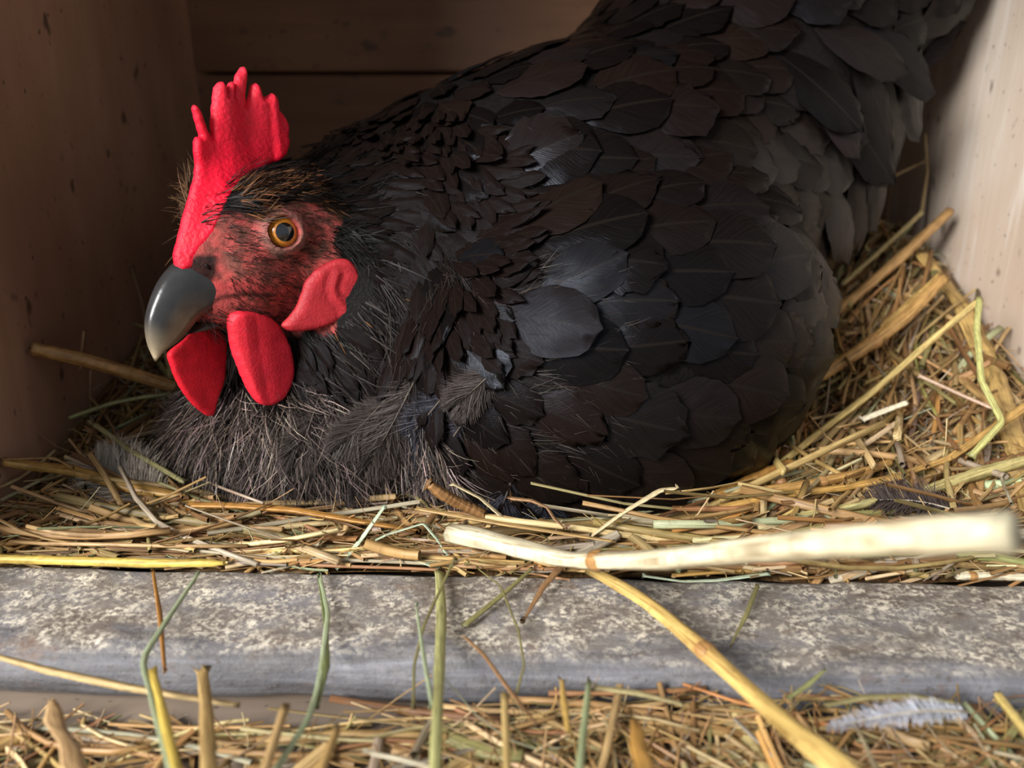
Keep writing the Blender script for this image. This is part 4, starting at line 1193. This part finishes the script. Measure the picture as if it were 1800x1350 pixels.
hero('wide flat yellow leaf propped against the pale wall', [(1618, 442, 0.385), (1690, 535, 0.358), (1742, 650, 0.334), (1792, 790, 0.310), (1815, 900, 0.29)], [26, 32, 40, 46, 44], (0.50, 0.34, 0.12), flat=0.12, name='straw_husk', twist=0.0)
hero('frayed olive stem lying across the front of the straw pile', [(1830, 803, 0.268), (1720, 832, 0.266), (1620, 866, 0.263), (1500, 890, 0.26), (1400, 906, 0.258)], [22, 24, 22, 16, 10], (0.46, 0.40, 0.17), flat=0.8, fray=0.6, sides=12)
hero('slanting orange tipped stem under the wide flat leaf', [(1825, 700, 0.290), (1740, 757, 0.284), (1667, 807, 0.278), (1560, 842, 0.274)], [16, 15, 13, 11], (0.50, 0.31, 0.10))
hero('jointed amber stem lying level in the straw pile', [(1567, 812, 0.283), (1500, 835, 0.279), (1427, 850, 0.275), (1333, 864, 0.272)], [14, 17, 18, 17], (0.46, 0.27, 0.09), nodes=(0.55,))
hero('short white ended straw on the straw pile', [(1594, 708, 0.300), (1555, 722, 0.300), (1515, 738, 0.300)], 11, CREAM, flat=0.7)
hero('short pinkish straw sloping below the white ended one', [(1582, 740, 0.292), (1530, 775, 0.290), (1485, 806, 0.287)], 10, (0.56, 0.42, 0.26))
hero('fat orange stem tucked against the hen flank', [(1390, 812, 0.285), (1330, 838, 0.280), (1258, 872, 0.272)], [16, 20, 21], (0.46, 0.24, 0.06), sides=12)
hero('thin pink stalk lying across the straw pile', [(1615, 660, 0.306), (1680, 690, 0.298), (1745, 718, 0.290)], 7, (0.50, 0.35, 0.25))
hero('long straw running along the hen flank', [(1265, 893, 0.262), (1380, 870, 0.268), (1480, 858, 0.270), (1600, 835, 0.273)], 15, GOLD, flat=0.8)
hero('white jointed straw behind the lip board near the pale wall', [(1680, 1012, 0.226), (1740, 1012, 0.226), (1830, 1016, 0.225)], 17, CREAM, flat=0.8, nodes=(0.2,), sides=12)
hero('pale green flat stem lying behind the lip board', [(1130, 1012, 0.226), (1200, 1022, 0.224), (1260, 1020, 0.224), (1352, 1008, 0.226)], [9, 9, 11, 13], MINT, flat=0.4, name='grass_strand')
hero('gold straw lying beside the pale green flat stem', [(1180, 1012, 0.226), (1340, 1000, 0.228), (1440, 985, 0.231), (1540, 980, 0.232)], [11, 14, 13, 6], GOLD, flat=0.5)
hero('olive blade hanging over the lip board edge', [(1332, 1028, 0.219), (1312, 1080, 0.207), (1284, 1135, 0.197)], [8, 10, 3], OLIVE, flat=0.3, name='grass_strand')
hero('olive stalk end lying across the lip board', [(935, 1000, 0.225), (890, 1040, 0.215), (816, 1100, 0.203)], [7, 9, 12], OLIVE, flat=0.6)
hero('brown shredded straw hanging over the lip board', [(990, 990, 0.226), (955, 1030, 0.217), (920, 1090, 0.205)], [14, 12, 5], BRN, flat=0.3, fray=0.7)
hero('fine curved grass thread over the lip board', [(838, 998, 0.226), (880, 1030, 0.217), (912, 1110, 0.198), (922, 1170, 0.186), (905, 1230, 0.176)], 4, OLIVE, flat=0.5, name='grass_strand')
hero('rusty split straw resting on the lip board nose', [(816, 1118, 0.196), (850, 1150, 0.188), (905, 1225, 0.176), (945, 1275, 0.167)], [6, 9, 10, 6], BRN, flat=0.4)
hero('green twisted blade hanging down across the lip board', [(562, 1008, 0.225), (578, 1080, 0.206), (562, 1200, 0.180), (545, 1260, 0.168), (480, 1362, 0.150)], [6, 8, 9, 9, 11], GREEN, flat=0.35, name='grass_strand')
hero('second dark green blade beside the twisted one', [(560, 1010, 0.225), (574, 1110, 0.199), (573, 1170, 0.186), (555, 1245, 0.172)], [4, 6, 12, 8], (0.20, 0.24, 0.10), flat=0.25, name='grass_strand')
hero('sharply folded green blade in front of the lip board', [(350, 1006, 0.222), (300, 1080, 0.200), (248, 1160, 0.182), (262, 1205, 0.172), (285, 1300, 0.156), (305, 1365, 0.146)], [5, 8, 10, 9, 11, 14], GREEN, flat=0.3, name='grass_strand', n=40)
hero('orange splinter hanging beside the folded green blade', [(268, 1003, 0.225), (280, 1080, 0.203), (289, 1180, 0.184)], [4, 7, 5], (0.46, 0.22, 0.06), flat=0.4)
hero('upright yellow straw behind the folded green blade', [(268, 1178, 0.178), (285, 1245, 0.165), (312, 1365, 0.147)], [11, 15, 22], YEL, flat=0.7)
hero('fibrous upright straw stub on the ledge', [(355, 1172, 0.180), (362, 1240, 0.167), (368, 1365, 0.148)], [18, 24, 34], (0.50, 0.34, 0.14), flat=0.4, fray=0.8, sides=12)
hero('long pale straw lying along the ledge under the lip board', [(-20, 1150, 0.186), (80, 1178, 0.181), (220, 1208, 0.176), (420, 1240, 0.172)], [13, 20, 22, 12], (0.52, 0.38, 0.17), flat=0.5)
hero('knobbed tan stalk leaning on the ledge', [(502, 1240, 0.168), (488, 1285, 0.160), (462, 1365, 0.147)], [16, 16, 18], (0.52, 0.35, 0.16), flat=0.8)
hero('blunt straw stub beside the knobbed tan stalk', [(594, 1278, 0.162), (578, 1320, 0.154), (560, 1365, 0.147)], 20, (0.48, 0.31, 0.12), flat=0.7)
hero('upright cut straw standing beside the upright green stem', [(886, 1222, 0.170), (889, 1290, 0.158), (892, 1365, 0.146)], [12, 15, 17], (0.58, 0.42, 0.17), flat=0.85)
hero('short split straw upright under the lip board', [(988, 1195, 0.176), (993, 1240, 0.167), (1000, 1290, 0.159)], [7, 13, 10], (0.52, 0.34, 0.10), flat=0.5, fray=0.6)
hero('upright green stem pair beside the orange leaf', [(1036, 1195, 0.176), (1028, 1270, 0.161), (1018, 1365, 0.146)], [9, 14, 16], (0.34, 0.40, 0.22), flat=0.6)
hero('orange curled leaf on the ledge below the slanting jointed stem', [(1112, 1258, 0.165), (1122, 1300, 0.157), (1138, 1365, 0.147)], [16, 36, 40], (0.52, 0.28, 0.07), flat=0.15, name='straw_husk', fray=0.8)
hero('tan crumpled husk leaf on the ledge', [(88, 1235, 0.172), (100, 1262, 0.167), (118, 1300, 0.160), (140, 1365, 0.149)], [14, 30, 26, 38], (0.52, 0.34, 0.17), flat=0.2, name='straw_husk', fray=0.9)
hero('cut yellow stem end on the ledge near the pale wall', [(1755, 1222, 0.180), (1785, 1262, 0.172), (1830, 1320, 0.163)], [17, 18, 20], (0.60, 0.46, 0.16), flat=0.9, sides=12)
hero('white straw lying low across the ledge', [(640, 1322, 0.153), (700, 1333, 0.152), (770, 1352, 0.150)], [7, 11, 8], CREAM, flat=0.5)
hero('pair of pale forked straws standing on the ledge', [(1505, 1275, 0.164), (1525, 1320, 0.156), (1545, 1365, 0.149)], [6, 10, 13], PALE, flat=0.5)
hero('wide olive straw lying under the lip board', [(1450, 1240, 0.172), (1520, 1225, 0.175), (1600, 1222, 0.177), (1680, 1235, 0.174)], [10, 16, 14, 10], (0.36, 0.32, 0.15), flat=0.35)
hero('olive slanting blade leaning on the lip board nose', [(1450, 1178, 0.184), (1420, 1205, 0.178), (1385, 1228, 0.172)], [5, 11, 6], (0.36, 0.38, 0.16), flat=0.3, name='grass_strand')
hero('flat khaki straw under the lip board beside the jointed stem', [(1045, 1208, 0.176), (1120, 1218, 0.175), (1200, 1238, 0.172)], [14, 17, 8], (0.40, 0.34, 0.17), flat=0.4)
hero('green curved stem arching by the thick cut stem', [(120, 735, 0.296), (200, 708, 0.300), (250, 698, 0.304), (305, 692, 0.308)], 9, (0.26, 0.26, 0.11), name='grass_strand')
hero('straight olive stalk sloping toward the breast', [(165, 745, 0.290), (230, 792, 0.280), (325, 848, 0.270)], 10, (0.34, 0.32, 0.15))
hero('thin stalk standing against the dark wall', [(232, 470, 0.345), (250, 530, 0.338), (262, 600, 0.33)], 7, (0.20, 0.13, 0.07))
hero('thin dark stalk poking up by the beak', [(148, 1420 - 840, 0.298), (140, 650, 0.296), (145, 640, 0.296)], 6, BRN)
hero('thin dry stalk leaning on the pale wall', [(1626, 235, 0.405), (1630, 300, 0.402), (1620, 372, 0.398)], 6, (0.30, 0.22, 0.11))
hero('dry stalk crossing behind the straw pile', [(1535, 330, 0.41), (1580, 305, 0.41), (1628, 282, 0.408)], 6, (0.30, 0.21, 0.10))

# ------------------------------------------------------------------ loose feathers lying in the straw
def loose_feather(label, name, base, tip, nrm, L_, W_, colr, colr2, seed, nb=420, bw=0.0007):
    base = np.asarray(base); tip = np.asarray(tip); ax = unit(tip - base); nn = unit(np.asarray(nrm) - (np.asarray(nrm) @ ax) * ax); sd = np.cross(ax, nn)
    r = np.random.default_rng(seed); L0 = np.linalg.norm(tip - base)
    root = bpy.data.objects.new(name, None); col.objects.link(root); root.location = base
    tag(root, label, 'feather')
    t = r.uniform(0.02, 0.98, nb); sg = np.where(r.random(nb) < 0.5, -1, 1)
    P = ax * (L0 * t)[:, None] + nn * (0.0035 * np.sin(t * np.pi))[:, None]
    D = ax * r.uniform(0.35, 0.9, (nb, 1)) + sd * sg[:, None] * r.uniform(0.7, 1.1, (nb, 1)) + nn * r.normal(0.15, 0.22, (nb, 1)); D /= np.linalg.norm(D, axis=1)[:, None]
    Lb = W_ * np.sqrt(np.clip(np.sin(np.clip(t, 0.08, 1) ** 0.8 * np.pi), 0.08, 1)) * r.uniform(0.7, 1.15, nb)
    c = np.asarray(colr)[None] * (1 - t)[:, None] + np.asarray(colr2)[None] * t[:, None]; c = c * np.exp(r.normal(0, 0.15, (nb, 1)))
    V, F, C = strands(P, np.tile(nn, (nb, 1)), D, Lb, np.full(nb, bw), c, np.radians(r.uniform(-6, 10, nb)), 0.18, seed)
    obj('vane', new_mesh('vane', V, F, [M_loosedown], True, np.clip(C, 0.005, 0.85)), root)
    u = np.linspace(0, 1, 10)
    Pp = ax * (L0 * u)[:, None] + nn * (0.0035 * np.sin(u * np.pi))[:, None]
    v2, f2, c2_, u2 = tubes(Pp[None], (0.0005 * (1 - 0.8 * u))[None], np.array([1.0]), np.array([[0.55, 0.5, 0.42]]), np.array([0.0]), 6)
    me = new_mesh('shaft', v2[0], f2[0], [M_straw], True, c2_[0], u2[0]); bm_cap(me); obj('shaft', me, root)
loose_feather('fluffy pale grey feather lying in the straw by the dark wall', 'loose_feather', PT(290, 900, 0.270), PT(160, 805, 0.290), (0.1, -0.5, 0.8), 0.03, 0.015, (0.50, 0.44, 0.36), (0.52, 0.45, 0.37), 71, 2600, 0.0005)
loose_feather('dark brown downy feather in the straw behind the thick pale stem', 'loose_feather', PT(1700, 905, 0.245), PT(1520, 880, 0.255), (0, -0.5, 0.85), 0.03, 0.010, (0.07, 0.05, 0.045), (0.05, 0.035, 0.03), 72, 420)
loose_feather('small silvery white feather lying on the ledge straw', 'loose_feather', PT(1700, 1252, 0.172), PT(1448, 1282, 0.164), (0, -0.4, 0.9), 0.03, 0.0034, (0.50, 0.52, 0.57), (0.40, 0.40, 0.45), 73, 700, 0.00035)

# ------------------------------------------------------------------ labels of the single straws: their look and the marked stem they lie beside
CUT = (' with ', ' on ', ' lying ', ' leaning ', ' hanging ', ' jutting ', ' slanting ', ' reaching ', ' standing ', ' peeling ', ' crossing ', ' beside ', ' in ', ' ending ', ' pointing ', ' propped ', ' sloping ', ' resting ', ' tucked ', ' running ', ' arching ', ' poking ', ' above ', ' under ', ' behind ', ' over ', ' against ')
def short(lab):
    e = len(lab)
    for w in CUT:
        k = lab.find(w)
        if k > 0: e = min(e, k)
    return lab[:e]
count = {}
for o, P, r_, c, sid in solos:
    mid = P[len(P) // 2]
    best = min(marks, key=lambda m: np.min(np.linalg.norm(m[1] - mid, axis=1)))
    L_ = float(np.linalg.norm(P[-1] - P[0]))
    ln = 'long' if L_ > 0.085 else ('short' if L_ < 0.055 else 'medium')
    wd = 'thick' if r_ > 0.0017 else ('thin' if r_ < 0.0011 else 'slim')
    side = 'over' if mid[2] > best[1][:, 2].mean() + 0.002 else 'beside'
    lab = f'{ln} {wd} {shade_word(c)} straw {REG[sid]}, {side} the {short(best[0])}'
    tag(o, lab, 'straw', f'{shade_word(c)} straws {REG[sid]}')

# ------------------------------------------------------------------ soft loose breast plumes of the hen
def surf_pt(px, py):
    h = bvh.ray_cast(Vector(CAMP), Vector(ray(px, py)).normalized())
    return (np.array(h[0]), np.array(h[1])) if h[0] is not None else (None, None)
def plume(pb, pt, W_, colr, seed, nb=1500, lift=0.003):
    a, na = surf_pt(*pb); b, nb_ = surf_pt(*pt)
    if a is None or b is None: return
    toc = unit(CAMP - b)
    b = b + toc * lift * 2.2; a = a + unit(CAMP - a) * 0.001
    r = np.random.default_rng(seed); ax = unit(b - a); L0 = np.linalg.norm(b - a)
    nn = unit(toc - (toc @ ax) * ax); sd = np.cross(ax, nn)
    t = np.sort(r.uniform(0.05, 0.97, nb)); sg = np.where(r.random(nb) < 0.5, -1.0, 1.0)
    arch = lambda u: nn * (0.10 * L0 * np.sin(u * np.pi))[:, None] + sd * (0.05 * L0 * u * u)[:, None]
    P = a + ax * (L0 * t)[:, None] + arch(t)
    tuftn = np.sin(t * 60 + seed) * 0.12
    D = ax * (1.0 + tuftn + r.normal(0, 0.12, nb))[:, None] + sd * sg[:, None] * (0.62 + r.normal(0, 0.10, (nb, 1))) + nn * r.normal(-0.10, 0.06, (nb, 1)); D /= np.linalg.norm(D, axis=1)[:, None]
    Lb = W_ * np.clip(np.sin(np.clip(t, 0.1, 0.96) ** 0.75 * np.pi), 0.2, 1) ** 0.6 * r.uniform(0.85, 1.1, nb)
    c = np.asarray(colr)[None] * np.exp(r.normal(0, 0.2, (nb, 1)))
    V, F, C = strands(P, np.tile(nn, (nb, 1)), D, Lb, np.full(nb, 0.0004), c, np.zeros(nb), 0.16, seed)
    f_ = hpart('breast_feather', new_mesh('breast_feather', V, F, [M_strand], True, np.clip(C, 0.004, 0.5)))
    u = np.linspace(0, 1, 10)
    v2, f2, c2_, u2 = tubes((a + ax * (L0 * u)[:, None] + arch(u))[None], (0.00038 * (1 - 0.75 * u))[None], np.array([1.0]), np.array([[0.11, 0.09, 0.075]]), np.array([0.0]), 5)
    hpart('shaft', new_mesh('shaft', v2[0], f2[0], [M_strand], True, c2_[0], u2[0]), f_)
GB = (0.050, 0.040, 0.036); BB = (0.036, 0.036, 0.046)
for k, (pb, pt, w, c) in enumerate([((738, 650), (648, 838), 0.0150, GB), ((800, 670), (700, 800), 0.0130, BB), ((830, 720), (735, 860), 0.0130, BB), ((690, 690), (590, 800), 0.012, GB),
        ((640, 760), (600, 880), 0.012, GB), ((760, 780), (690, 890), 0.013, BB), ((560, 700), (520, 830), 0.012, GB), ((480, 760), (450, 870), 0.012, (0.045, 0.034, 0.030)), ((400, 770), (380, 868), 0.012, (0.05, 0.038, 0.033)),
        ((540, 790), (520, 885), 0.012, (0.045, 0.034, 0.030)), ((880, 640), (800, 720), 0.011, GB), ((900, 840), (880, 905), 0.011, BB), ((960, 850), (950, 920), 0.012, BB)]):
    plume(pb, pt, w, c, 800 + k)
